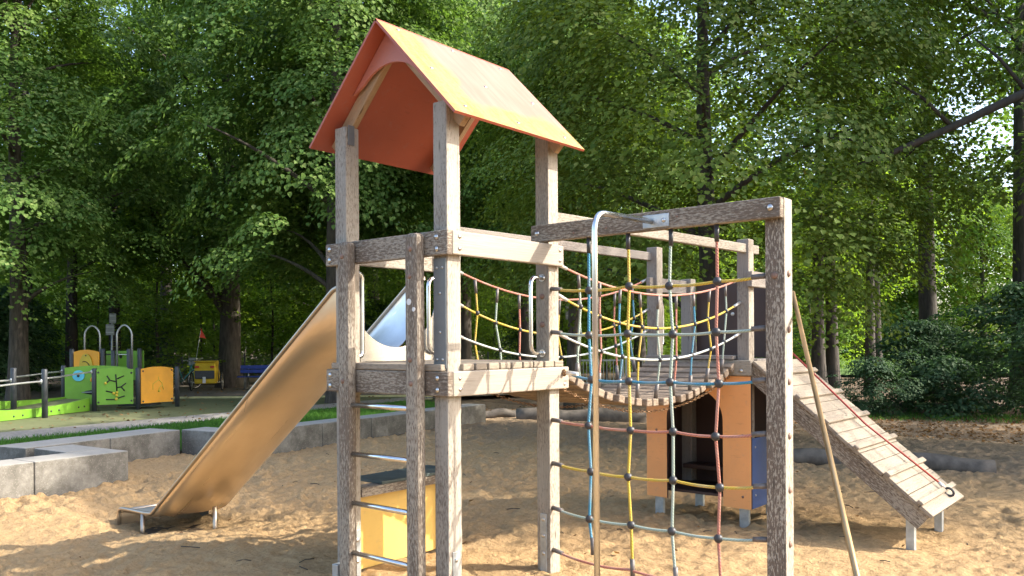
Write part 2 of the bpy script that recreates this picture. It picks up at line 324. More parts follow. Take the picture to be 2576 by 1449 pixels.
# ------------------------------------------------------------------ mesh helpers
class MB:
    def __init__(s): s.v = []; s.f = []; s.uv = []; s.mi = []; s.sm = []

    def face(s, idx, uv=None, mi=0, smooth=False):
        s.f.append(idx); s.uv.append(uv or [(0, 0)] * len(idx)); s.mi.append(mi); s.sm.append(smooth); return s

    def box(s, a, b, T=None, mi=0, axis=None):
        """corners a, b; UVs in metres with x along the longest side (the grain); mi may be f(axis, sign)"""
        lo = [min(p, q) for p, q in zip(a, b)]; hi = [max(p, q) for p, q in zip(a, b)]
        d = [h - l for l, h in zip(lo, hi)]; L = axis if axis is not None else d.index(max(d))
        o = len(s.v); r1, r2 = random.random() * 9, random.random() * 9
        pts = [(x, y, z) for x in (lo[0], hi[0]) for y in (lo[1], hi[1]) for z in (lo[2], hi[2])]
        s.v += [tuple(T @ Vector(p)) if T is not None else p for p in pts]
        for ax, sg, idx in ((0, -1, (0, 1, 3, 2)), (0, 1, (4, 6, 7, 5)), (1, -1, (0, 4, 5, 1)), (1, 1, (2, 3, 7, 6)), (2, -1, (0, 2, 6, 4)), (2, 1, (1, 5, 7, 3))):
            oth = [k for k in range(3) if k != ax]
            if L in oth: U = L; V = oth[0] if oth[1] == L else oth[1]
            else: U, V = oth
            s.face([o + i for i in idx], [(pts[i][U] + r1, pts[i][V] + r2 + ax * 1.7 + sg) for i in idx], mi(ax, sg) if callable(mi) else mi)
        return s

    def tube(s, path, r, n=10, mi=0, caps=True, closed=False):
        P = [Vector(p) for p in path]; rr = r if isinstance(r, (list, tuple)) else [r] * len(P)
        o = len(s.v); prev = None; k = len(P); L = 0; Ls = []
        for i, p in enumerate(P):
            if closed: t = P[(i + 1) % k] - P[i - 1]
            else: t = (P[min(i + 1, k - 1)] - P[max(i - 1, 0)])
            t.normalize()
            if prev is None:
                a = Vector((0, 0, 1)) if abs(t.z) < 0.9 else Vector((1, 0, 0)); x = t.cross(a).normalized()
            else: x = (prev - t * prev.dot(t)).normalized()
            prev = x; y = t.cross(x)
            if i: L += (P[i] - P[i - 1]).length
            Ls.append(L)
            for j in range(n):
                q = 2 * math.pi * j / n; s.v.append(tuple(p + x * (math.cos(q) * rr[i]) + y * (math.sin(q) * rr[i])))
        for i in range(k if closed else k - 1):
            i2 = (i + 1) % k
            for j in range(n):
                j2 = (j + 1) % n; l2 = Ls[i2] if i2 else Ls[-1]
                s.face([o + i * n + j, o + i * n + j2, o + i2 * n + j2, o + i2 * n + j],
                       [(Ls[i], j / n), (Ls[i], (j + 1) / n), (l2, (j + 1) / n), (l2, j / n)], mi, True)
        if caps and not closed:
            s.face([o + j for j in range(n)][::-1], None, mi); s.face([o + (k - 1) * n + j for j in range(n)], None, mi)
        return s

    def sphere(s, c, r, n=12, mi=0, sc=(1, 1, 1), T=None):
        o = len(s.v); h = n // 2
        for i in range(h + 1):
            for j in range(n):
                a = math.pi * i / h; q = 2 * math.pi * j / n
                p = Vector((c[0] + r * sc[0] * math.sin(a) * math.cos(q), c[1] + r * sc[1] * math.sin(a) * math.sin(q), c[2] + r * sc[2] * math.cos(a)))
                s.v.append(tuple(T @ p) if T is not None else tuple(p))
        for i in range(h):
            for j in range(n):
                s.face([o + i * n + j, o + (i + 1) * n + j, o + (i + 1) * n + (j + 1) % n, o + i * n + (j + 1) % n], None, mi, True)
        return s

    def cyl(s, a, b, r, n=12, mi=0): return s.tube([a, b], r, n, mi)

    def prism(s, pts, ax, d0, d1, mi=0, mi_side=None):
        """polygon in the plane across axis ax, pushed from d0 to d1"""
        oth = [k for k in range(3) if k != ax]; o = len(s.v); n = len(pts)
        for d in (d0, d1):
            for p in pts:
                q = [0, 0, 0]; q[ax] = d; q[oth[0]] = p[0]; q[oth[1]] = p[1]; s.v.append(tuple(q))
        area = sum(pts[i][0] * pts[(i + 1) % n][1] - pts[(i + 1) % n][0] * pts[i][1] for i in range(n))
        flip = (area > 0) == (ax != 1)
        a = list(range(n)); uv = [(p[0], p[1]) for p in pts]
        lo, hi = ([o + i for i in a[::-1]], [o + n + i for i in a]) if flip else ([o + i for i in a], [o + n + i for i in a[::-1]])
        s.face(lo, uv[::-1] if flip else uv, mi); s.face(hi, uv if flip else uv[::-1], mi)
        for i in range(n):
            j = (i + 1) % n; q = [o + i, o + j, o + n + j, o + n + i]
            s.face(q if flip else q[::-1], None, mi if mi_side is None else mi_side)
        return s

    def build(s, name, mats, parent=None, bevel=0.0, smooth_all=False):
        me = bpy.data.meshes.new(name); me.from_pydata(s.v, [], s.f)
        ul = me.uv_layers.new(name='uv'); flat = [c for f in s.uv for p in f for c in p]
        ul.data.foreach_set('uv', flat)
        for m in (mats if isinstance(mats, (list, tuple)) else [mats]): me.materials.append(M[m])
        me.polygons.foreach_set('material_index', s.mi); me.polygons.foreach_set('use_smooth', [True] * len(s.f) if smooth_all else s.sm)
        me.update()
        o = bpy.data.objects.new(name, me); COL.objects.link(o)
        if parent is not None: o.parent = parent
        if bevel:
            b = o.modifiers.new('bevel', 'BEVEL'); b.width = bevel; b.segments = 2; b.limit_method = 'ANGLE'; b.angle_limit = R_(50)
        return o


def thing(name, label, cat, loc=(0, 0, 0), rz=0.0, group=None):
    o = bpy.data.objects.new(name, None); COL.objects.link(o); o.location = loc; o.rotation_euler = (0, 0, rz)
    o['label'] = label; o['category'] = cat
    if group: o['group'] = group
    return o


def tag(o, label, cat, group=None, kind=None):
    if label: o['label'] = label
    if cat: o['category'] = cat
    if group: o['group'] = group
    if kind: o['kind'] = kind
    return o


def arc(c, r, a0, a1, n, ax=(0, 1)):
    return [(c[0] + r * math.cos(a0 + (a1 - a0) * i / n), c[1] + r * math.sin(a0 + (a1 - a0) * i / n)) for i in range(n + 1)]


def bend(pts, rad=0.06, n=5):
    """round the corners of a polyline"""
    P = [Vector(p) for p in pts]; out = [P[0]]
    for i in range(1, len(P) - 1):
        a = (P[i - 1] - P[i]); b = (P[i + 1] - P[i]); r = min(rad, a.length * .49, b.length * .49)
        p0 = P[i] + a.normalized() * r; p1 = P[i] + b.normalized() * r
        for k in range(n + 1):
            t = k / n; out.append(p0 * (1 - t) ** 2 + P[i] * (2 * t * (1 - t)) + p1 * t ** 2)
    return out + [P[-1]]


_lat = np.random.RandomState(3).rand(8, 128, 128)


def vnoise(x, y, k=0):
    xi = np.floor(x).astype(int); yi = np.floor(y).astype(int); fx = x - xi; fy = y - yi
    fx = fx * fx * (3 - 2 * fx); fy = fy * fy * (3 - 2 * fy); g = _lat[k % 8]
    a = g[xi % 128, yi % 128]; b = g[(xi + 1) % 128, yi % 128]; c = g[xi % 128, (yi + 1) % 128]; d = g[(xi + 1) % 128, (yi + 1) % 128]
    return (a * (1 - fx) + b * fx) * (1 - fy) + (c * (1 - fx) + d * fx) * fy


def np_obj(name, V, F, mat, parent=None, smooth=False):
    """V (n,3) vertices, F (m,k) faces of one size"""
    me = bpy.data.meshes.new(name); m, k = F.shape
    me.vertices.add(len(V)); me.vertices.foreach_set('co', V.astype(np.float32).ravel())
    me.loops.add(m * k); me.loops.foreach_set('vertex_index', F.astype(np.int32).ravel())
    me.polygons.add(m); me.polygons.foreach_set('loop_start', np.arange(0, m * k, k, dtype=np.int32))
    me.polygons.foreach_set('use_smooth', np.full(m, smooth))
    me.update(calc_edges=True); me.validate(); me.materials.append(M[mat])
    o = bpy.data.objects.new(name, me); COL.objects.link(o)
    if parent is not None: o.parent = parent
    return o


# ------------------------------------------------------------------ ground, sand, paths
def sheet(name, pts, z, mat, kind='structure', res=None):
    me = MB(); me.v = [(p[0], p[1], z) for p in pts]; me.face(list(range(len(pts))))
    o = me.build(name, mat); o['kind'] = kind
    if o.data.polygons[0].normal.z < 0: o.data.flip_normals()
    return o


sheet('ground', [(-320, -320), (320, -320), (320, 320), (-320, 320)], -0.15, 'soil')
c2 = lambda X, Y: tuple(cw(X, Y))[:2]
sheet('soil', [c2(-3, 13.5), c2(0.5, 12.0), c2(4, 9), c2(9, 7), c2(16, 8), c2(16, 17.5), c2(9, 17.8), c2(3, 18.6), c2(-1, 24.5), c2(-3.2, 24.4)], -0.125, 'litter')
sheet('rubber_surface', [c2(-40, 2), c2(-14.5, 8.0), c2(-9.0, 15.2), c2(-6.2, 19.8), c2(-2.6, 25.2), c2(-30, 24.7)], -0.012, 'rubber')
sheet('gravel_path', [c2(-12.6, 6.6), c2(-11.9, 6.6), c2(-8.35, 13.9), c2(-5.9, 18.0), c2(-2.0, 24.6), c2(-3.1, 24.6), c2(-6.45, 19.7), c2(-9.3, 15.1), c2(-12.9, 8.6)], 0.0, 'gravel')
sheet('grass_ground', [c2(-11.7, 6.6), c2(-7.6, 8.6), c2(-6.3, 10.6), c2(-5.1, 12.5), c2(-3.9, 12.6), c2(-2.9, 14.3), c2(-1.2, 17.0), c2(-1.2, 20.5), c2(-2.0, 24.3), c2(-5.9, 17.9), c2(-8.35, 13.8)], -0.02, 'turf')
sheet('asphalt_path', [c2(-34, 24.9), c2(-1, 25.4), c2(6, 30), c2(6, 33.2), c2(-34, 33.6)], -0.03, 'asphalt')
sheet('lawn', [c2(14, 40), c2(60, 38), c2(90, 120), c2(20, 120), c2(15, 75)], -0.03, 'lawn')


_r = random.Random(21); PRINTS = []
for _ in range(15):                                   # short tracks of footprints
    px_, py_, a_ = _r.uniform(-6, 2.5), _r.uniform(-.8, 7.5), _r.uniform(0, 6.28)
    for k_ in range(6): PRINTS.append((px_ + .33 * k_ * math.cos(a_) + .09 * (-1) ** k_ * math.sin(a_), py_ + .33 * k_ * math.sin(a_) - .09 * (-1) ** k_ * math.cos(a_), a_ + _r.uniform(-.2, .2), _r.uniform(.014, .03)))


def sand_z(x, y):
    # wandering coordinates break up the noise lattice
    qx = x + 0.35 * vnoise(x * 1.3 + 9, y * 1.3, 5); qy = y + 0.35 * vnoise(x * 1.3, y * 1.3 + 31, 6)
    h = 0.05 * (vnoise(x * .55 + 7, y * .55 + 3, 0) - .5)
    a = vnoise(qx * 3.3 + 40, qy * 3.3 + 11, 1); b_ = vnoise(qx * 8.3 + 4, qy * 8.3 + 23, 2); c = vnoise(qx * 14 + 4, qy * 14 + 9, 3)
    churn = 0.25 + 1.25 * vnoise(x * .7, y * .7 + 50, 4)
    d = vnoise(qx * 22 + 14, qy * 22 + 5, 7)
    pit = np.clip(b_ * 1.6 - .62, 0, 1) ** .7                     # scuffed hollows and the crumbs between them
    h += churn * (0.030 * (np.abs(2 * a - 1) - .5) - 0.036 * (pit - .4) + 0.030 * (np.abs(2 * c - 1) - .5) + 0.030 * (d - .5))
    h -= 0.15 * np.exp(-(((x + 4.1) / 0.75) ** 2 + ((y - 0.40) / 0.62) ** 2))          # scooped out under the slide's end
    h += 0.05 * np.exp(-(((x + 2.9) / 0.45) ** 2 + ((y + 0.05) / 0.45) ** 2))
    h -= 0.07 * np.exp(-(((x - 0.1) / 0.7) ** 2 + ((y - 3.6) / 0.5) ** 2))
    h -= 0.05 * np.exp(-(((x - 1.9) / 0.5) ** 2 + ((y - 3.7) / 0.6) ** 2))
    for fx, fy, fa, fd in PRINTS:
        dx, dy = x - fx, y - fy; u = dx * math.cos(fa) + dy * math.sin(fa); v = -dx * math.sin(fa) + dy * math.cos(fa)
        d2 = (u / .125) ** 2 + (v / .052) ** 2; h = h - fd * np.exp(-d2 ** 2) + fd * .35 * np.exp(-(d2 - 2.2) ** 2)
    h = h - 0.05 * np.exp(-(((x + .55) / .35) ** 2 + ((y + .35) / .3) ** 2))
    t = np.clip((y - 9.0) / 3.2, 0, 1); h = h * (1 - .6 * t) - 0.13 * t * t
    t = np.clip((x - 4.2) / 1.5, 0, 1); return h - 0.15 * t


st = 0.024
xs = np.arange(-8.2, 6.0, st); ys = np.arange(-3.4, 12.6, st)
gx, gy = np.meshgrid(xs, ys, indexing='ij'); gz = sand_z(gx, gy)
V = np.stack([gx, gy, gz], -1).reshape(-1, 3); nx, ny = gx.shape
ii, jj = np.meshgrid(np.arange(nx - 1), np.arange(ny - 1), indexing='ij'); q = (ii * ny + jj).ravel()
F = np.stack([q, q + ny, q + ny + 1, q + 1], -1)
cx_, cy_ = V[F[:, 0], 0], V[F[:, 0], 1]
lim = np.where(cy_ < 0.75, -6.35, np.where(cy_ < 2.95, -7.75 - .2 * (cy_ - .8), np.where(cy_ < 8.9, -7.15 - 0.10 * (cy_ - 3), -8.2)))
F = F[cx_ > lim]
sand = np_obj('sand', V, F, 'sand', smooth=True); sand['kind'] = 'structure'

# the concrete wall round the sand pit: precast blocks in a stepped line
wall = thing('sandpit_wall', 'low stepped grey concrete block wall edging the sand pit', 'wall', (-6.2, 0.8, 0))


def block_run(p0, p1, th_, n, z1=0.35):
    a = Vector((*p0, 0)); b = Vector((*p1, 0)); d = (b - a); L = d.length; d.normalize(); nr = Vector((-d.y, d.x, 0))
    T = Matrix(((d.x, nr.x, 0, a.x + 6.2), (d.y, nr.y, 0, a.y - 0.8), (0, 0, 1, 0), (0, 0, 0, 1)))
    for i in range(n):
        l0 = L * i / n + 0.004; l1 = L * (i + 1) / n - 0.004
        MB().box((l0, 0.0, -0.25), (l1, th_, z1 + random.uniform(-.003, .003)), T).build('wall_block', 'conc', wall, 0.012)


block_run((-5.55, -4.2), (-6.16, 1.05), 0.46, 5)
block_run((-7.365, 0.93), (-6.635, 1.00), -0.46, 1)
block_run((-7.375, 0.40), (-7.96, 2.66), 0.60, 2)
block_run((-7.96, 2.67), (-6.86, 2.91), 0.45, 1)
block_run((-6.905, 3.36), (-7.52, 7.8), 0.45, 4)
block_run((-7.53, 7.82), (-7.68, 8.95), 0.45, 1)

# ------------------------------------------------------------------ the climbing frame (bolted together: one thing)
CF = thing('climbing_frame', 'wooden climbing frame with red roofed tower, steel slide, rope net, bridge and ramp', 'climbing frame')
SU = lambda ax, sg: 1 if (ax == 0 and sg > 0) else 0          # faces towards +X take the second, paler wood
pw = 0.112
A0, B0, C0, D0 = (-1.0725, 0.0), (-0.045 - pw, 0.0), (-0.045 - pw, 0.978), (-1.0725, 0.978)


def bolts(pts, n, parent, r=0.017, mat='bolt', name='bolt'):
    """domed bolt heads; n is the outward normal"""
    nv = Vector(n)
    for p in pts:
        T = Matrix.Translation(Vector(p)) @ nv.to_track_quat('Z', 'Y').to_matrix().to_4x4()
        b = MB(); b.sphere((0, 0, 0.001), r, 10, sc=(1, 1, .5), T=T); b.build(name, mat, parent)


posts = {}
for k, (x, y) in dict(A=A0, B=B0, C=C0, D=D0).items():
    zt = 2.98
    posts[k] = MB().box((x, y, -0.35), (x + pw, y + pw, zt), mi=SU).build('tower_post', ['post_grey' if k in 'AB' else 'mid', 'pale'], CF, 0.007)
# base plates and plugs
def base_plate(lo, hi, n, pts, parent):
    MB().box(lo, hi).build('base_plate', 'galv', parent, 0.004); bolts(pts, n, parent, 0.014)


base_plate((-0.044, 0.03, -.2), (-0.039, 0.085, 0.33), (1, 0, 0), [(-.039, .058, z) for z in (.06, .17, .28)], posts['B'])
base_plate((C0[0] + .03, .972, -.2), (C0[0] + .085, .977, 0.40), (0, -1, 0), [(C0[0] + .058, .972, z) for z in (.13, .25, .36)], posts['C'])
base_plate((A0[0] + pw + .001, .05, -.2), (A0[0] + pw + .005, .1, 0.33), (1, 0, 0), [(A0[0] + pw + .005, .075, z) for z in (.12, .26)], posts['A'])
for z in (1.68, 1.87): bolts([(C0[0] + .055, .977, z)], (0, -1, 0), posts['C'], 0.021, 'plug', 'plug')
MB().box((-0.153, -0.006, 1.41), (-0.052, -0.001, 2.055)).build('cover_plate', 'plate', CF, 0.002)
bolts([(-.125, -.006, 2.0), (-.08, -.006, 2.0), (-.1, -.006, 1.85), (-.1, -.006, 1.62), (-.125, -.006, 1.46), (-.08, -.006, 1.46)], (0, -1, 0), CF.children[-1], 0.009)

# beams and rails round the platform
def beam(lo, hi, mats='dark', name='beam', bolt_at=(), n=(0, -1, 0), br=0.017):
    o = MB().box(lo, hi).build(name, mats, CF, 0.008)
    bolts(bolt_at, n, o, br); return o


beam((-1.118, -0.046, 2.068), (0, -0.001, 2.213), 'dark', 'safety_rail', [(-.087, -.046, z) for z in (2.105, 2.175)] + [(-1.075, -.046, z) for z in (2.105, 2.175)])
beam((-1.118, -0.046, 1.246), (0, -0.001, 1.390), 'dark', 'platform_beam', [(-.087, -.046, z) for z in (1.283, 1.352)] + [(-1.075, -.046, z) for z in (1.283, 1.352)])
beam((-0.045, 0.001, 2.073), (0, 1.09, 2.215), 'fresh', 'safety_rail', [(0, .06, 2.11), (0, .06, 2.18), (0, 1.045, 2.11), (0, 1.045, 2.18)], (1, 0, 0), 0.014)
beam((-0.045, 0.001, 1.244), (0, 1.143, 1.392), 'fresh', 'platform_beam', [(0, .055, 1.285), (0, .055, 1.35), (0, 1.09, 1.275)], (1, 0, 0), 0.012)
beam((-1.118, 0.0, 1.25), (-1.0735, 1.09, 1.39), 'mid', 'platform_beam')
beam((-1.073, 1.091, 1.25), (-0.047, 1.135, 1.39), 'mid', 'platform_beam')
beam((-1.118, 0.0, 2.09), (-1.0735, 1.09, 2.215), 'pale', 'safety_rail')
dk = MB(); npl = 10
for i in range(npl):
    y0 = -0.02 + i * 1.13 / npl
    if i == 0: dk.box((-1.07, -0.042, 1.393), (-0.06, 0.085, 1.432)); continue
    dk.box((-1.068 + (0.115 if 0.97 < y0 + .05 < 1.0 else 0), y0 + 0.012, 1.394), (-0.012 - random.random() * .008, y0 + 1.13 / npl - 0.004, 1.434))
dk.build('deck', 'ramp', CF, 0.006)

# roof
zr, ur, ze, half = 3.557, -0.56, 2.868, 0.672
sl_ = (zr - ze) / half; rl = math.hypot(half, zr - ze)
for sg in (1, -1):
    ang = math.atan2(zr - ze, half)
    mb = MB(); y0, y1 = -0.088, 1.185; nd = Vector((sg * math.cos(ang), 0, -math.sin(ang))); nn = Vector((sg * math.sin(ang), 0, math.cos(ang)))
    top = Vector((ur, 0, zr)); t = 0.016
    cs = []
    for d, y in ((0, y0), (rl, y0), (rl, y1), (0, y1)):
        cs.append((d, y))
    P0 = [top + nd * (d + (0.0 if d else -0.0)) + Vector((0, y, 0)) for d, y in cs]; P1 = [p - nn * t for p in P0]
    mb.v = [tuple(p) for p in P0 + P1]; uv = [(d + (5 if sg < 0 else 0), y - y0) for d, y in cs]
    o4 = [0, 1, 2, 3] if sg > 0 else [3, 2, 1, 0]
    mb.face(o4, [uv[i] for i in o4], 0); mb.face([i + 4 for i in o4[::-1]], None, 1)
    for i in range(4):
        j = (i + 1) % 4; f = [j, i, i + 4, j + 4] if sg > 0 else [i, j, j + 4, i + 4]; mb.face(f, [uv[j], uv[i], uv[i], uv[j]], 1)
    rp = mb.build('roof_panel', ['roof', 'roofin'], CF)
    if sg > 0:
        for d in (0.06, rl * .5, rl - .09): bolts([tuple(top + nd * d + Vector((0, y, 0))) for y in (0.06, .55, 1.04)], tuple(nn), rp, 0.013)
    for y in (0.03, 0.99):     # rafters under the slopes
        T = Matrix.Translation(top - nn * (t + 0.002) + Vector((0, y + (.03 if y < .5 else 0.0), 0))) @ Matrix(((nd.x, 0, nn.x, 0), (0, 1, 0, 0), (nd.z, 0, nn.z, 0), (0, 0, 0, 1)))
        MB().box((0.13, 0, -0.09), (rl - 0.05, 0.045, 0), T).build('rafter', 'inner', CF, 0.004)
for y in (0.022, 1.05):        # gable boards with an arch cut out
    r = 0.37; zc = 2.94
    a0 = math.radians(48); pts = [(ur, zr - .03)]
    lim_u = r * math.cos(a0)
    g = arc((ur, zc), r, a0, math.pi - a0, 16)
    pts += [(ur + lim_u + .10, zr - .03 - sl_ * (lim_u + .10))] + [p for p in g] + [(ur - lim_u - .10, zr - .03 - sl_ * (lim_u + .10))]
    MB().prism(pts, 1, y, y + 0.018).build('gable_board', 'gable', CF)
MB().box((A0[0] + pw + .0005, .02, 2.86), (A0[0] + pw + .006, .07, 2.99)).build('bracket', 'plate', CF, .001)

# ladder
for x in (-0.91, -0.285):
    lp = MB().box((x, -0.122, -0.3), (x + 0.112, -0.048, 2.205)).build('ladder_post', 'dark', CF, 0.026)
    bolts([(x + .056, -.122, z) for z in (2.11, 1.32)], (0, -1, 0), lp, 0.017, 'plug', 'plug')
    if x > -.5:
        bolts([(x + .05, -.122, z) for z in (1.95, 1.46)], (0, -1, 0), lp, 0.017, 'plug', 'plug')
        for (dx, z, r) in ((0.045, 1.80, 0.019), (0.085, 1.755, 0.013)):
            MB().cyl((x + dx, -.124, z), (x + dx, -.1222, z), r, 18).build('sticker', 'white', lp)
for z in (1.17, 0.86, 0.55, 0.235):
    MB().cyl((-0.80, -0.088, z), (-0.283, -0.088, z), 0.0165, 14).build('ladder_rung', 'steel', CF)
MB().box((-.98, -.115, -.3), (-.925, -.06, .14)).build('ladder_foot', 'galv', CF, .003)

# grab handles
def handle(p, out, z0, z1, r=0.014, name='grab_handle'):
    p = Vector(p); o = Vector(out)
    h = MB().tube(bend([p + Vector((0, 0, z0)), p + o + Vector((0, 0, z0)), p + o + Vector((0, 0, z1)), p + Vector((0, 0, z1))], 0.07), r, 12).build(name, 'steel', CF)
    for z in (z0, z1):
        MB().cyl(p + Vector((0, 0, z)), p + o.normalized() * .006 + Vector((0, 0, z)), r * 1.9, 16).build('flange', 'steel', h)


handle((-0.10, 0.977, 0), (0, -0.125, 0), 1.485, 1.995)
handle((-1.04, A0[1] + pw + .001, 0), (0, 0.082, 0), 1.47, 2.03, 0.019)
handle((-1.04, D0[1] - .001, 0), (0, -0.15, 0), 1.49, 2.04, 0.016)

# slide: a half-round steel chute with tube rims, a flat run-out and legs
def slide():
    yc, Rr = 0.505, 0.355
    ang = math.atan2(1.86, 2.57)
    spine = [(-1.12, 1.905), (-1.20, 1.88), (-3.50, 0.205), (-3.64, 0.118), (-3.76, 0.098), (-4.20, 0.082)]
    prof = 18; mb = MB(); rows = []
    def row(x, z, depth, tilt):
        out = []
        for j in range(prof + 1):
            a = math.pi * j / prof; y = yc - Rr * math.cos(a); d = depth * math.sin(a) ** 0.9
            out.append((x - d * math.sin(tilt), y, z - d * math.cos(tilt)))
        return out
    zf = 0.05
    for t in list(np.linspace(0, 1, 17)):
        u = -1.12 - 2.736 * t; zr_ = min(1.972 - .06 * t, 1.943 - .7288 * (-1.265 - u)); k0 = min(1, t * 7)
        r_ = row(u, zr_, 0.515 - .05 * k0, ang * (0.15 + .85 * k0))
        rows.append([(p[0], p[1], max(p[2] + .07 * (q / prof) ** 1.5 * (1 - t), zf - .02 * math.sin(math.pi * q / prof))) for q, p in enumerate(r_)])
    secs = rows
    for x, z in ((-3.98, .044), (-4.2, .04), (-4.40, .035)): secs.append([(x, p[1], z - (.02 if 0 < k < prof else 0)) for k, p in enumerate(secs[0])])
    n = prof + 1; th_ = 0.004
    for k, off in enumerate((0.0, th_)):
        for s_ in secs:
            for p in s_: mb.v.append((p[0], p[1], p[2] - off * 2))
    m = len(secs)
    for i in range(m - 1):
        for j in range(prof):
            a = i * n + j; b = a + 1; c = a + n + 1; d = a + n
            uv = [(i * .2, j / prof), (i * .2, (j + 1) / prof), ((i + 1) * .2, (j + 1) / prof), ((i + 1) * .2, j / prof)]
            mb.face([a, b, c, d], uv, 1, True)
            o = m * n; mb.face([o + d, o + c, o + b, o + a], uv[::-1], 0, True)
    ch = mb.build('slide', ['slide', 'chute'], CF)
    for sgn in (0, prof):                       # rims
        path = [s_[sgn] for s_ in secs]
        path = [(p[0], p[1], p[2] + .004) for p in path]
        e = path[-1]; path += [(e[0] - .06, e[1], e[2] - .012), (e[0] - .085, e[1], e[2] - .05), (e[0] - .08, e[1], e[2] - .3)]
        MB().tube(bend(path, 0.02, 2), 0.0175, 12).build('slide_rim', 'rim', ch)
        MB().tube([(-4.02, path[0][1], .04), (-4.04, path[0][1], -.35)], 0.019, 10).build('slide_leg', 'rim', ch)
    e = secs[-1]
    MB().tube([(e[0][0] - .075, e[0][1], e[0][2] - .03), (e[-1][0] - .075, e[-1][1], e[-1][2] - .03)], 0.017, 10).build('end_bar', 'rim', ch)
    MB().box((-4.482, yc - Rr + .02, -.3), (-4.474, yc + Rr - .02, -.01)).build('end_plate', 'rim', ch); MB().box((-4.46, yc + Rr - .035, -.3), (-4.08, yc + Rr - .03, .02)).build('shade_sheet', 'plate', ch)  # second box: dark sheet added as the shade under the run-out
    # weld seams
    for i in (7,):
        p = [(a[0], a[1], a[2] - 0.0085) for a in secs[i]]; MB().tube([(a, b, c + .006) for a, b, c in p], 0.003, 6).build('seam', 'rim', ch)
    # entry sheet with a round cut-out, its upright side tubes
    g = arc((yc + .02, 1.93), 0.40, math.pi + .12, 2 * math.pi - .12, 20)
    pts = [(yc - .385, 1.435), (yc - .385, 1.93 - .4 * math.sin(.12))] + g + [(yc + .425, 1.93 - .4 * math.sin(.12)), (yc + .425, 1.435)]
    MB().prism(pts, 0, -1.069, -1.064).build('entry_sheet', 'sheet', ch)
    for y in (yc - .33,): MB().tube([(-1.05, y, 1.435), (-1.05, y, 2.0)], .012, 10).build('entry_tube', 'steel', ch)
    MB().tube([(-3.42, yc, .12), (-3.42, yc, -.3)], .02, 10).build('slide_leg', 'rim', ch)
    return ch


slide()
# shop counter between the rear legs
MB().box((-1.095, 0.115, 0.02), (-1.078, 0.975, 0.545)).build('counter_panel', 'yellow', CF, 0.003)
ct = MB().box((-1.27, 0.29, 0.60), (-0.952, 1.03, 0.622)).build('counter_top', 'counter', CF, 0.004)
MB().box((-1.076, 0.115, 0.535), (-0.955, 1.03, 0.598)).build('counter_edge', 'dark', ct, 0.004)

# net frame, climbing net and poles
zb0, zb1 = 2.232, 2.347
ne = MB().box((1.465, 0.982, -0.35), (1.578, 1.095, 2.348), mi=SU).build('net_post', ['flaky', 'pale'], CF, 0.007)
bolts([(1.52, .982, z) for z in (1.92,)], (0, -1, 0), ne, 0.021, 'plug', 'plug')
bolts([(1.578, 1.035, z) for z in (1.93, 1.62, 1.33, 1.03, .73, .43)], (1, 0, 0), ne, 0.02, 'plug', 'plug')
base_plate((1.485, .976, -.2), (1.545, .981, 0.20), (0, -1, 0), [(1.515, .976, .14)], ne)
nb = MB().box((-0.157, 0.925, zb0), (1.577, 0.980, zb1)).build('net_beam', 'dark', CF, 0.008)
bolts([(-.10, .925, 2.29), (1.52, .925, 2.29)], (0, -1, 0), nb, 0.02)
bolts([(.45, .925, 2.28), (.95, .925, 2.30), (.2, .925, 2.27)], (0, -1, 0), nb, 0.009, 'plug', 'knot')
yn = 0.957
rows_z = [1.92, 1.628, 1.336, 1.035, 0.742, 0.441, 0.157]; rows_c = ['r_yel', 'r_grn', 'r_blu', 'r_red', 'r_yel', 'r_grn', 'r_red']
cols_u = [0.296, 0.592, 0.892, 1.188]; cols_c = ['r_blu', 'r_yel', 'r_grn', 'r_red']
def wob(i, j): return 0.012 * math.sin(i * 2.1 + j * 3.7)


def nodep(i, j): return (cols_u[i] + wob(i, j), yn + 0.006 * math.sin(i * 5 + j), rows_z[j] - 0.022 - 0.006 * math.cos(i * 3 + j))


def curve_through(P, sag=0.008, n=5):
    out = [Vector(P[0])]
    for a, b in zip(P[:-1], P[1:]):
        a, b = Vector(a), Vector(b)
        for k in range(1, n + 1):
            t = k / n; p = a.lerp(b, t); p.z -= sag * 4 * t * (1 - t); out.append(p)
    return out


def swage(mb, p, q, r=0.015, mi=0): mb.tube([p, q], [r, r * .92], 10, mi); return mb


for j, z in enumerate(rows_z):
    if j == 2: L = (0.10, yn + .03, z + .02); chain_start = (0.002, 1.075, 1.345)
    else: L = (-0.045, yn + .05, z)
    Rr = (1.466, yn + .05, z + .004)
    P = [L] + [nodep(i, j) for i in range(4)] + [Rr]
    rp = MB().tube(curve_through(P), 0.0088, 8).build('net_rope', rows_c[j], CF)
    if j != 2: swage(MB(), L, Vector(L).lerp(Vector(P[1]), .27), .0155).build('rope_end', 'ferr', rp)
    else:
        swage(MB(), L, Vector(L) + Vector((.09, -.01, -.008)), .016).build('rope_end', 'alu', rp)
        mb = MB()
        for k in range(4):
            t = (k + .5) / 4; p = Vector(chain_start).lerp(Vector(L), t); a = k % 2
            ring = [p + Vector((.017 * math.cos(q), .010 * math.sin(q) * (1 - a), .010 * math.sin(q) * a)) for q in np.linspace(0, 2 * math.pi, 9)[:-1]]
            mb.tube(ring, 0.004, 6, closed=True)
        ring = [Vector((0.012, 1.07, 1.352)) + Vector((.012 * math.sin(q), .0, .02 * math.cos(q))) for q in np.linspace(0, 2 * math.pi, 11)[:-1]]
        mb.tube(ring, 0.006, 6, closed=True); mb.build('short_chain', 'rust', rp)
    swage(MB(), Rr, Vector(Rr).lerp(Vector(P[-2]), .30), .0165).build('rope_end', 'ferr', rp)
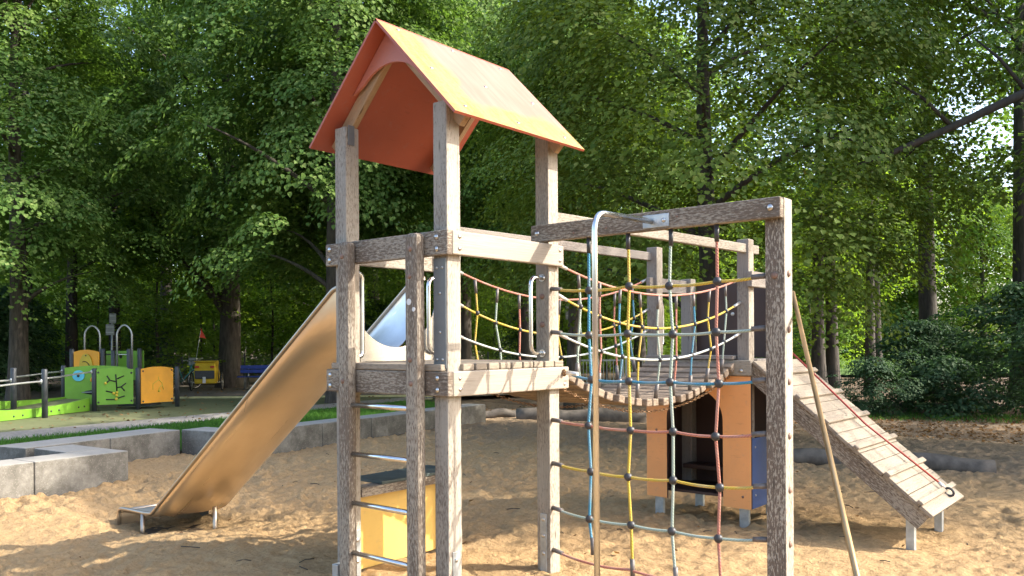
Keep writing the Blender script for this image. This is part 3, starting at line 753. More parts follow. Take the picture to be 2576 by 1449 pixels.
for i, u in enumerate(cols_u):
    zend = [0.19, 0.10, 0.10, 0.02][i]
    P = [(u, yn, zb0)] + [nodep(i, j) for j in range(6)] + [(cols_u[i] + .02, yn, zend)]
    rp = MB().tube(curve_through(P, 0.0), 0.0092, 8).build('net_rope', cols_c[i], CF)
    swage(MB(), (u, yn, zb0 + .001), (u, yn, zb0 - .10), .0145).build('rope_end', 'black', rp)
    swage(MB(), P[-1], Vector(P[-1]) + Vector((-.004, 0, .11)), .0165).build('rope_end', 'ferr', rp)
    for j in range(6): MB().sphere(nodep(i, j), 0.027, 14).build('rope_connector', 'black', rp)

fp = MB().tube(bend([(0.78, 0.925, 2.285), (0.785, 0.3, 2.27), (0.79, 0.3, -0.3)], 0.11, 8), 0.0172, 16).build('fireman_pole', 'steel', CF)
MB().box((0.72, 0.917, 2.245), (0.90, 0.924, 2.325)).build('pole_plate', 'galv', fp, .004); bolts([(.865, .917, 2.285)], (0, -1, 0), fp, .014)
MB().tube([(1.50, 1.30, 1.84), (2.36, -0.33, 0.70), (2.93, -1.41, -0.06)], 0.0122, 14).build('leaning_pole', 'tan_pole', CF)

# plank bridge on chains, rope sides
RP = lambda v: -0.055 + (v - 1.15) * 0.172          # right edge of the walkway
LP = lambda v: -1.04 + (v - 1.15) * 0.215
def cat(z0, z1, sag, t): return z0 + (z1 - z0) * t - 4 * sag * t * (1 - t)


v0_, v1_ = 1.19, 3.175; nb_ = 20
for i in range(nb_):
    t = (i + .5) / nb_; v = v0_ + (v1_ - v0_) * t; z = cat(1.36, 1.39, 0.252, t)
    sl2 = (cat(1.36, 1.39, .252, t + .01) - cat(1.36, 1.39, .252, t - .01)) / (.02 * (v1_ - v0_))
    xr = RP(v) + random.uniform(-.015, .015); xl = LP(v) + 0.02
    T = Matrix.Translation((0, v, z)) @ Matrix.Rotation(math.atan(sl2), 4, 'X')
    MB().box((xl, -0.041, -0.058), (xr, 0.041, 0), T).build('bridge_plank', 'bridge', CF, 0.009)
for side, E in (('r', lambda v: RP(v) - .06), ('l', lambda v: LP(v) + .09)):
    mb = MB(); ts = np.linspace(0.0, 1, 84)
    for k, t in enumerate(ts):
        v = v0_ - .06 + (v1_ - v0_ + .1) * t; p = Vector((E(v), v, cat(1.34, 1.36, .259, t) - .068)); a = k % 2
        ring = [p + Vector((.009 * math.cos(q) * a, .018 * math.sin(q), .009 * math.cos(q) * (1 - a))) for q in np.linspace(0, 2 * math.pi, 9)[:-1]]
        mb.tube(ring, 0.0036, 5, closed=True)
    mb.build('bridge_chain', 'rust', CF)
COLS = ['r_grn', 'r_red', 'r_blu', 'r_yel', 'r_grn', 'r_red', 'r_blu', 'r_yel', 'r_grn']
for side, E, zz in (('r', RP, ((2.095, 2.09, .175), (1.885, 1.89, .225), (1.62, 1.63, .205))), ('l', lambda v: LP(v), ((2.125, 2.14, .215), (1.88, 1.86, .25), (1.63, 1.67, .215)))):
    long_ = []
    for (za, zb_, sg), mt in zip(zz, ('r_red', 'r_yel', 'r_wht')):
        va, vb = 1.10, 3.215
        P = [Vector((E(va + (vb - va) * t), va + (vb - va) * t, cat(za, zb_, sg, t))) for t in np.linspace(0, 1, 25)]
        rp = MB().tube(P, 0.0085, 8).build('bridge_rope', mt, CF)
        swage(MB(), P[0], P[1], .0135).build('rope_end', 'alu', rp); swage(MB(), P[-1], P[-2], .0135).build('rope_end', 'alu', rp)
    for k in range(9):
        t = 0.095 + k * 0.101; v = 1.10 + 2.115 * t; lean = 0.05 * (t - .5) * 2
        zs = [cat(*z_, t) for z_ in zz]; tp = (v - v0_) / (v1_ - v0_); zpl = cat(1.36, 1.39, .252, min(max(tp, 0.02), .98)) + .0
        sgx = -.03 if side == 'r' else .03
        w_ = 0.03 * math.sin(k * 2.3 + (1 if side == 'r' else 2))
        P = [(E(v) , v, zs[0]), (E(v) + w_ * .3, v + w_ * .6, zs[1]), (E(v) - w_ * .4, v - w_ * .3 - lean * .3, zs[2]), (E(v) + sgx, v - lean * .5, zpl)]
        rp = MB().tube(curve_through(P, 0, 4), 0.0078, 8).build('bridge_rope', COLS[(k + (0 if side == 'r' else 3)) % 9], CF)
        swage(MB(), P[0], Vector(P[0]).lerp(Vector(P[1]), .42), .012).build('rope_end', 'ferr', rp)
        d = (Vector(P[3]) - Vector(P[2])); swage(MB(), P[3], Vector(P[3]) - d * .42, .0165).build('rope_end', 'ferr', rp)
        for p in P[1:3]: MB().sphere(p, 0.019, 10).build('rope_connector', 'black', rp)


def bar(p, q, wy, hz, mat, name, bev=.006, parent=None):
    p, q = Vector(p), Vector(q); d = q - p; L = d.length; x = d.normalized(); y = Vector((0, 0, 1)).cross(x).normalized(); z = x.cross(y)
    T = Matrix(((x.x, y.x, z.x, p.x), (x.y, y.y, z.y, p.y), (x.z, y.z, z.z, p.z), (0, 0, 0, 1)))
    return MB().box((0, -wy / 2, -hz / 2), (L, wy / 2, hz / 2), T).build(name, mat, parent or CF, bev)


bar((-0.085, 0.995, 2.412), (0.375, 3.40, 2.345), .045, .075, 'mid', 'bridge_handrail'); bar((-1.0, 1.09, 2.40), (-0.575, 3.26, 2.345), .045, .075, 'grey', 'bridge_handrail')

# second tower: hut below, small platform above
hx0, hx1 = -0.61, 0.385; hy0, hy1 = 3.215, 3.93
hp = {}
for k, (x, y, zt) in dict(F=(hx0, hy0, 2.43), G=(hx1 - .112, hy0, 2.43), H=(hx0 + .02, hy1 - .105, 2.17), I=(hx1 - .112, hy1 - .105, 2.17)).items():
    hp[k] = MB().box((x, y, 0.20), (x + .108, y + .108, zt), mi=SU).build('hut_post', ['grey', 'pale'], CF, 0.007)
for (x, y) in ((-0.545, 3.235), (0.275, 3.235), (-0.46, 3.85), (0.25, 3.85)):
    MB().box((x, y, -0.35), (x + .085, y + .035, 0.21)).build('post_foot', 'galv', CF, .004)
zc_ = 0.875; dl, dr = -0.395, 0.15; rr = (dr - dl) / 2; dc = (dl + dr) / 2
pts = [(hx0 + .008, 0.155), (hx0 + .008, 1.262), (hx1 + .02, 1.262), (hx1 + .02, 0.137), (dr, 0.14)] + [(dr, zc_)] + arc((dc, zc_), rr, 0, math.pi, 22)[1:-1] + [(dl, zc_), (dl, 0.15)]
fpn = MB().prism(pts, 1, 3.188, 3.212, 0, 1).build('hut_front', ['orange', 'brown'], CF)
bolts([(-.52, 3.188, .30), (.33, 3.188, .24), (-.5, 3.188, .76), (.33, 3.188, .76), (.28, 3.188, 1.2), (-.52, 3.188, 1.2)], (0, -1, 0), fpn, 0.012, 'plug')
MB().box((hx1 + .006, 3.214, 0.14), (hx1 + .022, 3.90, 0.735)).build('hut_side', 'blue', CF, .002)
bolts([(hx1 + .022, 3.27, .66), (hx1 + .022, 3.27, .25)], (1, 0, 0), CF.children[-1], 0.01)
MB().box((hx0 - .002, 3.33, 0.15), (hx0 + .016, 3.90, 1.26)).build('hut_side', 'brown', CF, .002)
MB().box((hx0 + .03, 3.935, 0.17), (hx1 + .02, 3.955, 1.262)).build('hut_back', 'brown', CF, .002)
MB().box((hx0 + .12, 3.66, 0.36), (hx1 - .01, 3.85, 0.40)).build('hut_seat', 'brown', CF, .004)  # seat, floor and stud: inner shade painted in as near-black brown
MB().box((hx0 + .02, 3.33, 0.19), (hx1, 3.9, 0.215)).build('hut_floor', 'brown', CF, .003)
MB().box((-0.26, 4.05, .21), (-.16, 3.90, 1.26)).build('hut_stud', 'brown', CF, .004)
beam((hx0, 3.165, 1.268), (hx1 + .03, 3.212, 1.40), 'mid', 'platform_beam', [(.33, 3.165, 1.31), (-.55, 3.165, 1.33)])
d2 = MB()
for i in range(6): d2.box((hx0 + .01, 3.33 + i * .1, 1.375), (hx1 + .02, 3.33 + i * .1 + .093, 1.405))
d2.box((-.585, 3.15, 1.405), (.26, 3.325, 1.44)); d2.build('platform_deck', 'grey', CF, .005)
MB().box((hx0 + .13, 3.935, 1.41), (hx1 - .005, 3.953, 2.14)).build('back_panel', 'brown', CF, .002)
bolts([(-.1, 3.935, 1.82)], (0, -1, 0), CF.children[-1], .02, 'alu', 'knob')
bar((hx0 + .05, hy0 - .06, 2.085), (hx0 + .07, hy1 + .03, 2.085), .045, .13, 'grey', 'hut_rail'); bar((hx1 + .02, hy0 - .04, 2.085), (hx1 + .02, hy1 + .10, 2.085), .045, .13, 'grey', 'hut_rail')
handle((hx0 + .06, hy0 + .109, 0), (0, 0.08, 0), 1.53, 1.93)
beam((hx1 + .0, 3.215, 1.268), (hx1 + .045, 3.92, 1.372), 'mid', 'platform_beam')

# ramp with boards, cleats, side beams, legs and a red rope
r0 = Vector((hx1 + .05, 0, 1.40)); r1 = Vector((1.815, 0, 0.265)); rd = (r1 - r0); RL = rd.length; rd.normalize(); rn = Vector((-rd.z, 0, rd.x))
RT = Matrix(((rd.x, 0, rn.x, r0.x), (0, 1, 0, 3.18), (rd.z, 0, rn.z, r0.z), (0, 0, 0, 1)))
rm = MB(); nbd = 16
for i in range(nbd):
    a = RL * i / nbd; rm.box((a + .0015, random.uniform(-.012, .008), -.028), (a + RL / nbd - .0025, 1.0 + random.uniform(-.012, .012), random.uniform(-.003, .003)), RT)
ra = rm.build('ramp', 'ramp', CF, .005)
for k in range(6):
    a = RL * (k + .55) / 6.05; MB().box((a, -.03, .004), (a + .045, 1.03, .03), RT).build('ramp_cleat', 'ramp', ra, .006)
for y in (0.02, 0.94): MB().box((-.03, y, -.165), (RL - .02, y + .05, -.03), RT).build('ramp_beam', 'dark', ra, .006)
for y in (3.26, 4.12): MB().box((1.60, y, -.35), (1.66, y + .06, .33)).build('ramp_leg', 'galv', ra, .004)
RPt = lambda a, y, h: tuple(RT @ Vector((a, y, h)))
cb = MB().tube([RPt(0.02, .55, .12), RPt(RL * .5, .62, .035), RPt(RL - .17, .70, .035)], .0085, 8).build('ramp_rope', 'redcable', ra)
MB().tube([RPt(RL - .19, .70, .035), RPt(RL - .13, .702, .03)], .014, 8).build('rope_end', 'alu', ra)
MB().tube([RPt(RL - .085 + .035 * math.cos(q), .703, .028 + .028 * math.sin(q)) for q in np.linspace(0, 2 * math.pi, 13)[:-1]], .010, 7, closed=True).build('rope_loop', 'black', ra)


# ------------------------------------------------------------------ things seen from the side the photographer stands on: local x = right, y = away
def local(X, Y, z, ox, oy): return (X - ox, Y - oy, z)


# low play panels with a ramp and hand rails, far left
ox, oy = -10.0, 20.1
PP = thing('play_panel_set', 'low green and amber play panels with dark posts, wavy ramp sides and steel arches', 'play panels', cw(ox, oy), TH)
def L(X, Y, z=0.0): return Vector((X - ox, Y - oy, z))


def oct_post(X, Y, z, r=0.062):
    p = MB(); q = [L(X, Y, -.15), L(X, Y, z), L(X, Y, z + .02)]
    return p.tube(q, [r, r, r * .8], 8).build('post', 'post', PP)


for X, Y, z in ((-10.25, 18.3, 1.04), (-10.06, 20.1, 1.0), (-9.21, 20.55, 1.0), (-8.63, 21.5, 1.0), (-11.2, 18.75, 1.06), (-11.2, 20.85, 1.06), (-12.02, 22.8, 1.47), (-11.15, 22.75, 1.47), (-10.35, 23.2, 1.47), (-10.05, 21.9, 1.46), (-10.7, 22.4, 1.42)):
    oct_post(X, Y, z)


def panel(p, q, z0, z1, crown, mat, name='play_panel', th_=0.03):
    """board from p to q (X, Y) with an arched top; returns object and a placing function (s 0..1, z, out)"""
    a, b = L(*p), L(*q); d = (b - a); W = d.length; d.normalize(); nr = Vector((d.y, -d.x, 0))
    T = Matrix(((d.x, -nr.x, 0, a.x), (d.y, -nr.y, 0, a.y), (0, 0, 1, 0), (0, 0, 0, 1)))
    pts = [(0, z0), (W, z0)] + [(W * (1 - t), z1 + crown * math.sin(math.pi * t)) for t in np.linspace(0, 1, 11)]
    m = MB(); m.prism(pts, 1, -th_ / 2, th_ / 2); m.v = [tuple(T @ Vector(v)) for v in m.v]
    o = m.build(name, mat, PP, 0.004)
    return o, lambda s, z, out=0.0: a + d * (W * s) + nr * (th_ / 2 + out) + Vector((0, 0, z))


def slot(par, at, pts, r=0.016, mat='cut', name='groove'):
    MB().tube([at(s, z, 0.0) for s, z in pts], r, 8).build(name, mat, par)


gp, at = panel((-9.99, 20.06), (-9.27, 20.42), 0.14, 0.985, 0.045, 'g_pl')
for s, z in ((.05, .92), (.95, .90), (.05, .20), (.95, .22)): MB().sphere(at(s, z), .026, 10).build('bolt', 'black', gp)
for pts in ([(.52, .87), (.53, .75), (.55, .45)], [(.28, .84), (.36, .73), (.53, .69)], [(.25, .66), (.36, .73)], [(.56, .76), (.66, .80), (.75, .83)], [(.56, .55), (.66, .56), (.8, .65)], [(.67, .56), (.76, .46)], [(.25, .47), (.45, .43)], [(.25, .265), (.5, .26)], [(.57, .29), (.76, .34)]): slot(gp, at, pts)
for s, z in ((.24, .66), (.46, .41), (.55, .43), (.54, .36), (.53, .27)): MB().sphere(at(s, z, .01), .034, 12).build('bead', 'y_pl', gp)
op, at = panel((-9.16, 20.58), (-8.70, 21.40), 0.13, 0.985, 0.05, 'o_pl')
for s, z in ((.06, .93), (.95, .94), (.06, .18), (.95, .20)): MB().sphere(at(s, z), .026, 10).build('bolt', 'black', op)
for pts in ([(.53, .78), (.54, .70), (.36, .60), (.36, .46)], [(.54, .70), (.64, .62), (.66, .53), (.69, .45)], [(.65, .56), (.55, .50), (.54, .44)]): slot(op, at, pts, .009, 'y_pl')
MB().sphere(at(.54, .42, .01), .036, 12).build('bead', 'y_pl', op)
fpl, at = panel((-11.12, 20.75), (-9.75, 21.15), 0.10, 1.02, 0.05, 'g_pl')
dsc = MB().cyl(at(.22, .82, 0), at(.22, .82, .03), .135, 22).build('spinning_disc', 'cyan', fpl); MB().sphere(at(.22, .82, .035), .035, 10).build('hub', 'post', dsc)
MB().tube([at(.50 + .085 * math.cos(q), .70 + .11 * math.sin(q), .01) for q in np.linspace(-.3, math.pi + .3, 12)], .016, 8).build('groove', 'o_pl', fpl)
MB().tube([at(.70 + .10 * math.cos(q), .60 + .13 * math.sin(q), .005) for q in np.linspace(math.pi * .95, math.pi * 1.95, 12)], .018, 8).build('groove', 'cut', fpl)
m = MB(); m.sphere((0, 0, 0), 1, 14, sc=(.32, .012, .065)); bmo = m.build('mouth_slot', 'cut', fpl); bmo.location = at(.52, .40, 0); bmo.rotation_euler = (0, 0, math.atan2(.4, 1.37))
MB().tube([at(.27, .40, .015), at(.75, .41, .015)], .011, 8).build('slot_rod', 'galv', fpl)
ob, at = panel((-11.94, 22.75), (-11.22, 22.7), 0.6, 1.40, 0.06, 'o_pl')
m = MB(); g = [at(.5 + .26 * math.cos(q), .98 + .30 * math.sin(q) * (1.25 if math.sin(q) > 0 else 1), .014) for q in np.linspace(0, 2 * math.pi, 25)[:-1]]
m.v = [tuple(p) for p in g] + [tuple(Vector(p) + Vector((0, -.02, 0))) for p in g]
m.face(list(range(24, 48))); [m.face([i, (i + 1) % 24, 24 + (i + 1) % 24, 24 + i]) for i in range(24)]
dd = m.build('turning_disc', 'y_pl', ob); MB().sphere(at(.5, 1.3, .02), .026, 10).build('bolt', 'black', ob); MB().sphere(at(.5, .97, .04), .03, 10).build('bolt', 'black', dd)
slot(dd, lambda s, z, o: at(s, z, .034), [(.45 + .22 * math.cos(q), .92 + .22 * math.sin(q)) for q in np.linspace(0, 1.9, 8)], .012, 'cut')
gb, at = panel((-11.42, 23.5), (-10.28, 23.3), 0.6, 1.42, 0.0, 'g_pl')
for s in (.40, .88):
    m = MB(); m.sphere((0, 0, 0), 1, 12, sc=(.05, .02, .075)); h = m.build('hand_hole', 'cut', gb); h.location = at(s, 1.28, 0)
MB().tube([L(-11.05, 22.72, 1.33), L(-10.05, 21.95, 1.33)], .02, 8).build('cross_rail', 'steel', PP)
for x0, x1, Y in ((-11.72, -11.30, 22.9), (-10.55, -10.15, 22.3)):
    xm = (x0 + x1) / 2
    MB().tube(bend([L(x0, Y, .95), L(x0, Y, 1.96), L(xm, Y, 2.16), L(x1, Y, 1.96), L(x1, Y, .95)], .16, 6), .025, 12).build('steel_arch', 'rail', PP)
# ramp sides and rails
def wavy(pts, th_, name, mat, zb=0.0):
    m = MB(); P = [L(*p[:2], 0) for p in pts]
    for side in (0, 1):
        for p, q in zip(P, pts):
            m.v.append((p.x + (th_ if side else 0), p.y, zb)); m.v.append((p.x + (th_ if side else 0), p.y, q[2]))
    n = len(P); o = 2 * n
    for i in range(n - 1):
        a = 2 * i
        m.face([a, a + 1, a + 3, a + 2]); m.face([o + a, o + a + 2, o + a + 3, o + a + 1]); m.face([a + 1, o + a + 1, o + a + 3, a + 3])
    m.face([0, o, o + 1, 1]); m.face([2 * n - 2, 2 * n - 1, o + 2 * n - 1, o + 2 * n - 2]); return m.build(name, mat, PP)


f1 = wavy([(-11.1 + .9 * t, 15.2 + 4.9 * t, .40 - .17 * math.sin(math.pi * min(1, max(0, t - .15) / .9)) - .06 * t) for t in np.linspace(0, 1, 22)], .03, 'ramp_side', 'g_pl')
for t in (.3, .36, .52, .57, .74, .79, .92, .96): MB().sphere(L(-11.1 + .9 * t + .032, 15.2 + 4.9 * t, .07 + .12 * max(0, t - .55)), .024, 8).build('bolt', 'black', f1)
wavy([(-12.1 + 1.0 * t, 15.6 + 5.1 * t, .33 + .035 * math.sin(t * 6 - .6)) for t in np.linspace(0, 1, 22)], .03, 'ramp_side', 'g_pl')
m = MB(); tt = np.linspace(0, 1, 12)
for t in tt:
    a = L(-11.07 + .9 * t, 15.2 + 4.9 * t, .05 + .3 * max(0, t - .3)); b = L(-12.07 + 1.0 * t, 15.6 + 5.1 * t, .05 + .3 * max(0, t - .3)); m.v += [tuple(a), tuple(b)]
for i in range(11): m.face([2 * i, 2 * i + 2, 2 * i + 3, 2 * i + 1])
m.build('ramp_floor', 'rubber', PP)
def rail(p, q, z0, z1):
    P = [L(p[0] + (q[0] - p[0]) * t, p[1] + (q[1] - p[1]) * t, z0 + (z1 - z0) * (3 * t * t - 2 * t ** 3)) for t in np.linspace(0, 1, 12)]
    r = MB().tube(P, .021, 10).build('hand_rail', 'rail', PP)
    for e in (P[0], P[-1]): MB().sphere(e, .045, 10, sc=(.6, .6, 1.2)).build('rail_clamp', 'galv', r)


rail((-10.28, 18.38), (-10.09, 20.02), .85, .93); rail((-10.6, 16.0), (-10.27, 18.2), .73, .79)
rail((-11.22, 18.8), (-11.22, 20.8), .87, .93); rail((-11.5, 16.6), (-11.23, 18.7), .78, .80)
MB().box(L(-9.8, 20.75, .06), L(-9.0, 21.4, .10)).build('deck_frame', 'post', PP)

# bench
def bench(X, Y, rz, label):
    b = thing('park_bench', label, 'bench', cw(X, Y, -.02), TH + rz)
    for i in range(4): MB().box((-.9, -.22 + i * .11, .43), (.9, -.13 + i * .11, .465)).build('seat_slat', 'bench', b, .006)
    for i in range(2): MB().box((-.9, .255 + i * .03, .57 + i * .15), (.9, .285 + i * .03, .70 + i * .15)).build('back_slat', 'bench', b, .006)
    for x in (-.62, .62):
        MB().box((x - .05, -.2, 0), (x + .05, .2, .428)).build('leg', 'conc', b, .01); MB().tube([(x, .2, .4), (x, .30, .5), (x, .36, .86)], .022, 8).build('back_support', 'galv', b)
    return b


bench(-8.95, 30.1, R_(4), 'blue slatted park bench on concrete legs behind the steel slide')

# bicycle trailer
TR = thing('bicycle_trailer', 'yellow and black child bicycle trailer with orange flag', 'bicycle trailer', cw(-10.72, 29.3, -.03), TH + R_(12)); TR.scale = (1.25, 1.25, 1.2)
def wheel(par, c, r, ax, name='wheel', spokes=True, tr=.018):
    T = Matrix.Translation(Vector(c)) @ (Matrix.Rotation(R_(90), 4, 'Y') if ax == 'x' else Matrix.Rotation(R_(90), 4, 'X'))
    ring = [T @ Vector((r * math.cos(q), r * math.sin(q), 0)) for q in np.linspace(0, 2 * math.pi, 29)[:-1]]
    m = MB(); m.tube(ring, tr, 8, closed=True); wobj = m.build(name, 'tyre', par)
    m = MB(); m.tube([T @ Vector(((r - .03) * math.cos(q), (r - .03) * math.sin(q), 0)) for q in np.linspace(0, 2 * math.pi, 29)[:-1]], tr * .6, 6, closed=True)
    for k in range(14):
        q = 2 * math.pi * k / 14; m.tube([T @ Vector((0, 0, .02 * (-1) ** k)), T @ Vector(((r - .03) * math.cos(q), (r - .03) * math.sin(q), 0))], .0025, 4)
    m.cyl(T @ Vector((0, 0, -.04)), T @ Vector((0, 0, .04)), .022, 8); m.build('rim', 'bolt', wobj); return wobj


wheel(TR, (-.41, 0, .27), .255, 'x'); wheel(TR, (.41, 0, .27), .255, 'x')
m = MB(); pr = [(-.36, .22), (.42, .20), (.62, .45), (.30, .88), (-.22, .84), (-.40, .55)]
m.prism(pr, 0, -.28, .28); m.build('canopy', 'ytex', TR, .04)
MB().box((-.26, -.418, .36), (.26, -.38, .60)).build('rear_pocket', 'black', TR, .03)
MB().box((-.30, -.30, .845), (.30, .30, .875)).build('rolled_cover', 'ytex', TR, .012)
MB().tube([(-.32, -.05, .25), (-.32, .1, .9), (.32, .1, .9), (.32, -.05, .25)], .016, 8).build('frame', 'black', TR)
MB().tube([(-.4, 0, .25), (.4, 0, .25)], .018, 8).build('axle', 'white', TR); MB().box((-.05, -.43, .24), (.03, -.40, .42)).build('reflective_strap', 'white', TR, .004)
for x in (-.2, .2): MB().box((x - .055, -.40, .68), (x + .055, -.345, .735)).build('rear_light', 'lamp', TR, .01)
MB().tube([(-.26, -.2, .85), (-.12, -.2, 1.78)], .006, 6).build('flag_pole', 'white', TR)
m = MB(); m.prism([(-.12, 1.82), (.02, 1.52), (-.15, 1.56)], 1, -.204, -.198); m.build('flag', 'flag', TR)

# bicycle standing in front of the trailer
BK = thing('bicycle', 'teal step through bicycle with a pale crate on its handlebar', 'bicycle', cw(-11.9, 30.2, -.03), TH + R_(62))
wheel(BK, (-.53, 0, .34), .325, 'y', tr=.02); wheel(BK, (.53, 0, .34), .325, 'y', tr=.02)
fr = MB().tube(bend([(.36, 0, .88), (.30, 0, .62), (-.02, 0, .32)], .1), .022, 8); fr.tube([(-.02, 0, .30), (-.20, 0, .82)], .018, 8); fr.tube([(-.02, 0, .30), (-.53, 0, .34)], .013, 8); fr.tube([(-.16, 0, .66), (-.53, 0, .34)], .010, 8)
fr.tube([(.36, 0, .88), (.40, 0, .66)], .022, 8); fr.tube([(.40, 0, .66), (.44, .04, .5), (.53, .05, .34)], .012, 8); fr.tube([(.40, 0, .66), (.44, -.04, .5), (.53, -.05, .34)], .012, 8); fr.build('frame', 'teal', BK)
MB().sphere((-.23, 0, .92), .13, 12, sc=(1.1, .7, .35)).build('saddle', 'black', BK)
MB().tube(bend([(.22, -.28, 1.04), (.34, -.2, 1.06), (.35, 0, 1.02), (.34, .2, 1.06), (.22, .28, 1.04)], .08), .012, 8).build('handlebar', 'steel', BK); MB().tube([(.36, 0, .86), (.35, 0, 1.03)], .013, 8).build('stem', 'steel', BK)
m = MB()
for a_, b_ in (((.42, -.2, .86), (.74, -.19, 1.14)), ((.42, .19, .86), (.74, .2, 1.14)), ((.42, -.188, .86), (.43, .188, 1.14)), ((.73, -.188, .86), (.74, .188, 1.14)), ((.432, -.188, .862), (.728, .188, .872))): m.box(a_, b_)
m.build('crate', 'crate', BK)
m = MB(); m.tube(arc((.53, .34), .37, .2, 2.6, 14) and [(.53 + .37 * math.cos(q), 0, .34 + .37 * math.sin(q)) for q in np.linspace(.2, 2.5, 12)], .02, 6); m.tube([(-.53 + .37 * math.cos(q), 0, .34 + .37 * math.sin(q)) for q in np.linspace(.3, 3.0, 12)], .02, 6); m.build('mudguard', 'teal', BK)
m = MB(); m.tube([(-.02, -.1, .30), (-.02, .1, .30)], .02, 8); m.tube([(-.02, .1, .30), (.1, .1, .18)], .01, 6); m.tube([(-.02, -.1, .3), (-.14, -.1, .42)], .01, 6); m.build('crank', 'bolt', BK)
MB().box((-.66, -.09, .70), (-.28, .09, .72)).build('rack', 'black', BK)

# signs seen from behind
def sign(X, Y, h, plates, label, lean=0.0, r=.03):
    s_ = thing('sign_post', label, 'sign', cw(X, Y, -.05), TH)
    MB().tube([(0, 0, -.2), (lean, 0, h)], r, 10).build('post', 'galv', s_)
    for (x0, x1, z0, z1) in plates:
        p = MB().box((x0, -.012 - r, z0), (x1, -.004 - r, z1)).build('plate', 'signback', s_, .003)
        for z in (z0 + (z1 - z0) * .25, z0 + (z1 - z0) * .75): MB().box((x0 + .02, -.024 - r, z - .015), (x1 - .02, -.013 - r, z + .015)).build('clamp_bar', 'galv', p)


sign(-12.98, 27, 2.62, [(-.02, .2, 2.34, 2.66), (-.14, .14, 1.96, 2.31)], 'grey sign seen from behind on a thin post above the green panels', .06)
sign(2.02, 28.5, 3.0, [(-.19, .02, 2.42, 2.92), (.05, .20, 2.5, 2.9)], 'grey sign seen from behind on a stout post beyond the plank bridge', .03, .05)

# fences
def mesh_fence(pts, h, label, name='mesh_fence', step=0.05, z0=-.05):
    p0 = Vector(cw(*pts[0])); f = thing(name, label, 'fence', (p0.x, p0.y, z0))
    for a, b in zip(pts[:-1], pts[1:]):
        A, B = cw(*a) - p0, cw(*b) - p0; d = B - A; Ln = d.length; d.normalize(); n_ = max(1, round(Ln / 2.5)); nr = Vector((-d.y, d.x, 0))
        T = lambda s0: Matrix(((d.x, nr.x, 0, A.x + d.x * s0), (d.y, nr.y, 0, A.y + d.y * s0), (0, 0, 1, 0), (0, 0, 0, 1)))
        for i in range(n_):
            w_ = Ln / n_; m = MB()
            for k in range(int(w_ / step)): m.box((k * step, -.003, .05), (k * step + .006, .003, h), T(i * w_))
            for k in range(int(h / .2)): m.box((0, -.009, .1 + k * .2), (w_, -.004, .108 + k * .2), T(i * w_)); m.box((0, .004, .1 + k * .2), (w_, .009, .108 + k * .2), T(i * w_))
            m.build('wire_panel', 'fence', f)
            MB().box((-.03, .012, -.1), (.03, .07, h + .06), T(i * w_)).build('fence_post', 'fpost', f)
    return f


mesh_fence([(-27, 27.5), (-16.4, 32.0)], 1.25, 'dark wire mesh fence at the far left behind the play panels')
mesh_fence([(-15.8, 33.5), (-1.0, 34.6), (1.6, 34.4)], 1.22, 'dark wire mesh fence behind the bench, bicycle and big trunk')
mesh_fence([(6.6, 20.0), (10.5, 19.6), (15.5, 18.9)], 1.05, 'dark wire mesh fence among the shrubs behind the ramp', step=.05)
MB_ = thing('notice_plate', 'small pale plate hung on the wire fence at far left', 'plate', cw(-17.9, 31.3, 1.15), TH)
MB().box((-.17, -.03, -.07), (.17, -.02, .07)).build('plate', 'white', MB_)
GT = thing('metal_gate', 'grey steel double gate with square frames beyond the plank bridge', 'gate', cw(3.2, 31.0, -.05), TH)
for x0 in (-.95, .05, 1.0):
    m = MB(); m.box((x0, -.03, .1), (x0 + .06, .03, 1.0)); m.box((x0 + .84, -.03, .1), (x0 + .9, .03, 1.0)); m.box((x0 + .062, -.025, .94), (x0 + .838, .025, 1.0)); m.box((x0 + .062, -.025, .1), (x0 + .838, .025, .16))
    for k in range(6): m.box((x0 + .13 + k * .125, -.01, .162), (x0 + .15 + k * .125, .01, .938))
    m.build('gate_leaf', 'galv', GT)
for x0 in (-1.08, 1.96): MB().box((x0, -.06, -.1), (x0 + .1, .06, 1.15)).build('gate_post', 'galv', GT)
kb = MB().box((-5.2, -.09, -.1), (4.6, .09, .035)).build('kerb', 'kerb'); kb.location = cw(-7.0, 24.95, 0); kb.rotation_euler = (0, 0, TH + R_(2)); tag(kb, 'kerb strip with painted pale yellow sunlight at the edge of the green surface beyond the slide', 'kerb')

# logs lying at the edge of the sand
def log(X0, Y0, X1, Y1, r, label, z=0.0):
    a, b = cw(X0, Y0, z), cw(X1, Y1, z); n = 14; rs = random.Random(X0)
    P = [a.lerp(b, i / (n - 1)) - a + Vector((0, 0, .03 * math.sin(i * .9))) for i in range(n)]
    m = MB(); m.tube(P, [r * (0.95 + .08 * rs.random()) for _ in P], 16); o = m.build('log', 'log'); o.location = a
    tag(o, label, 'log')


log(0.1, 17.5, 2.75, 17.15, .17, 'grey log lying under the plank bridge behind the hut', .02)
log(3.55, 10.85, 5.75, 9.95, .115, 'long grey log half sunk in sand beyond the ramp', .045)
log(-1.0, 18.3, .1, 18.6, .10, 'short thin log at the end of the concrete wall', .0)

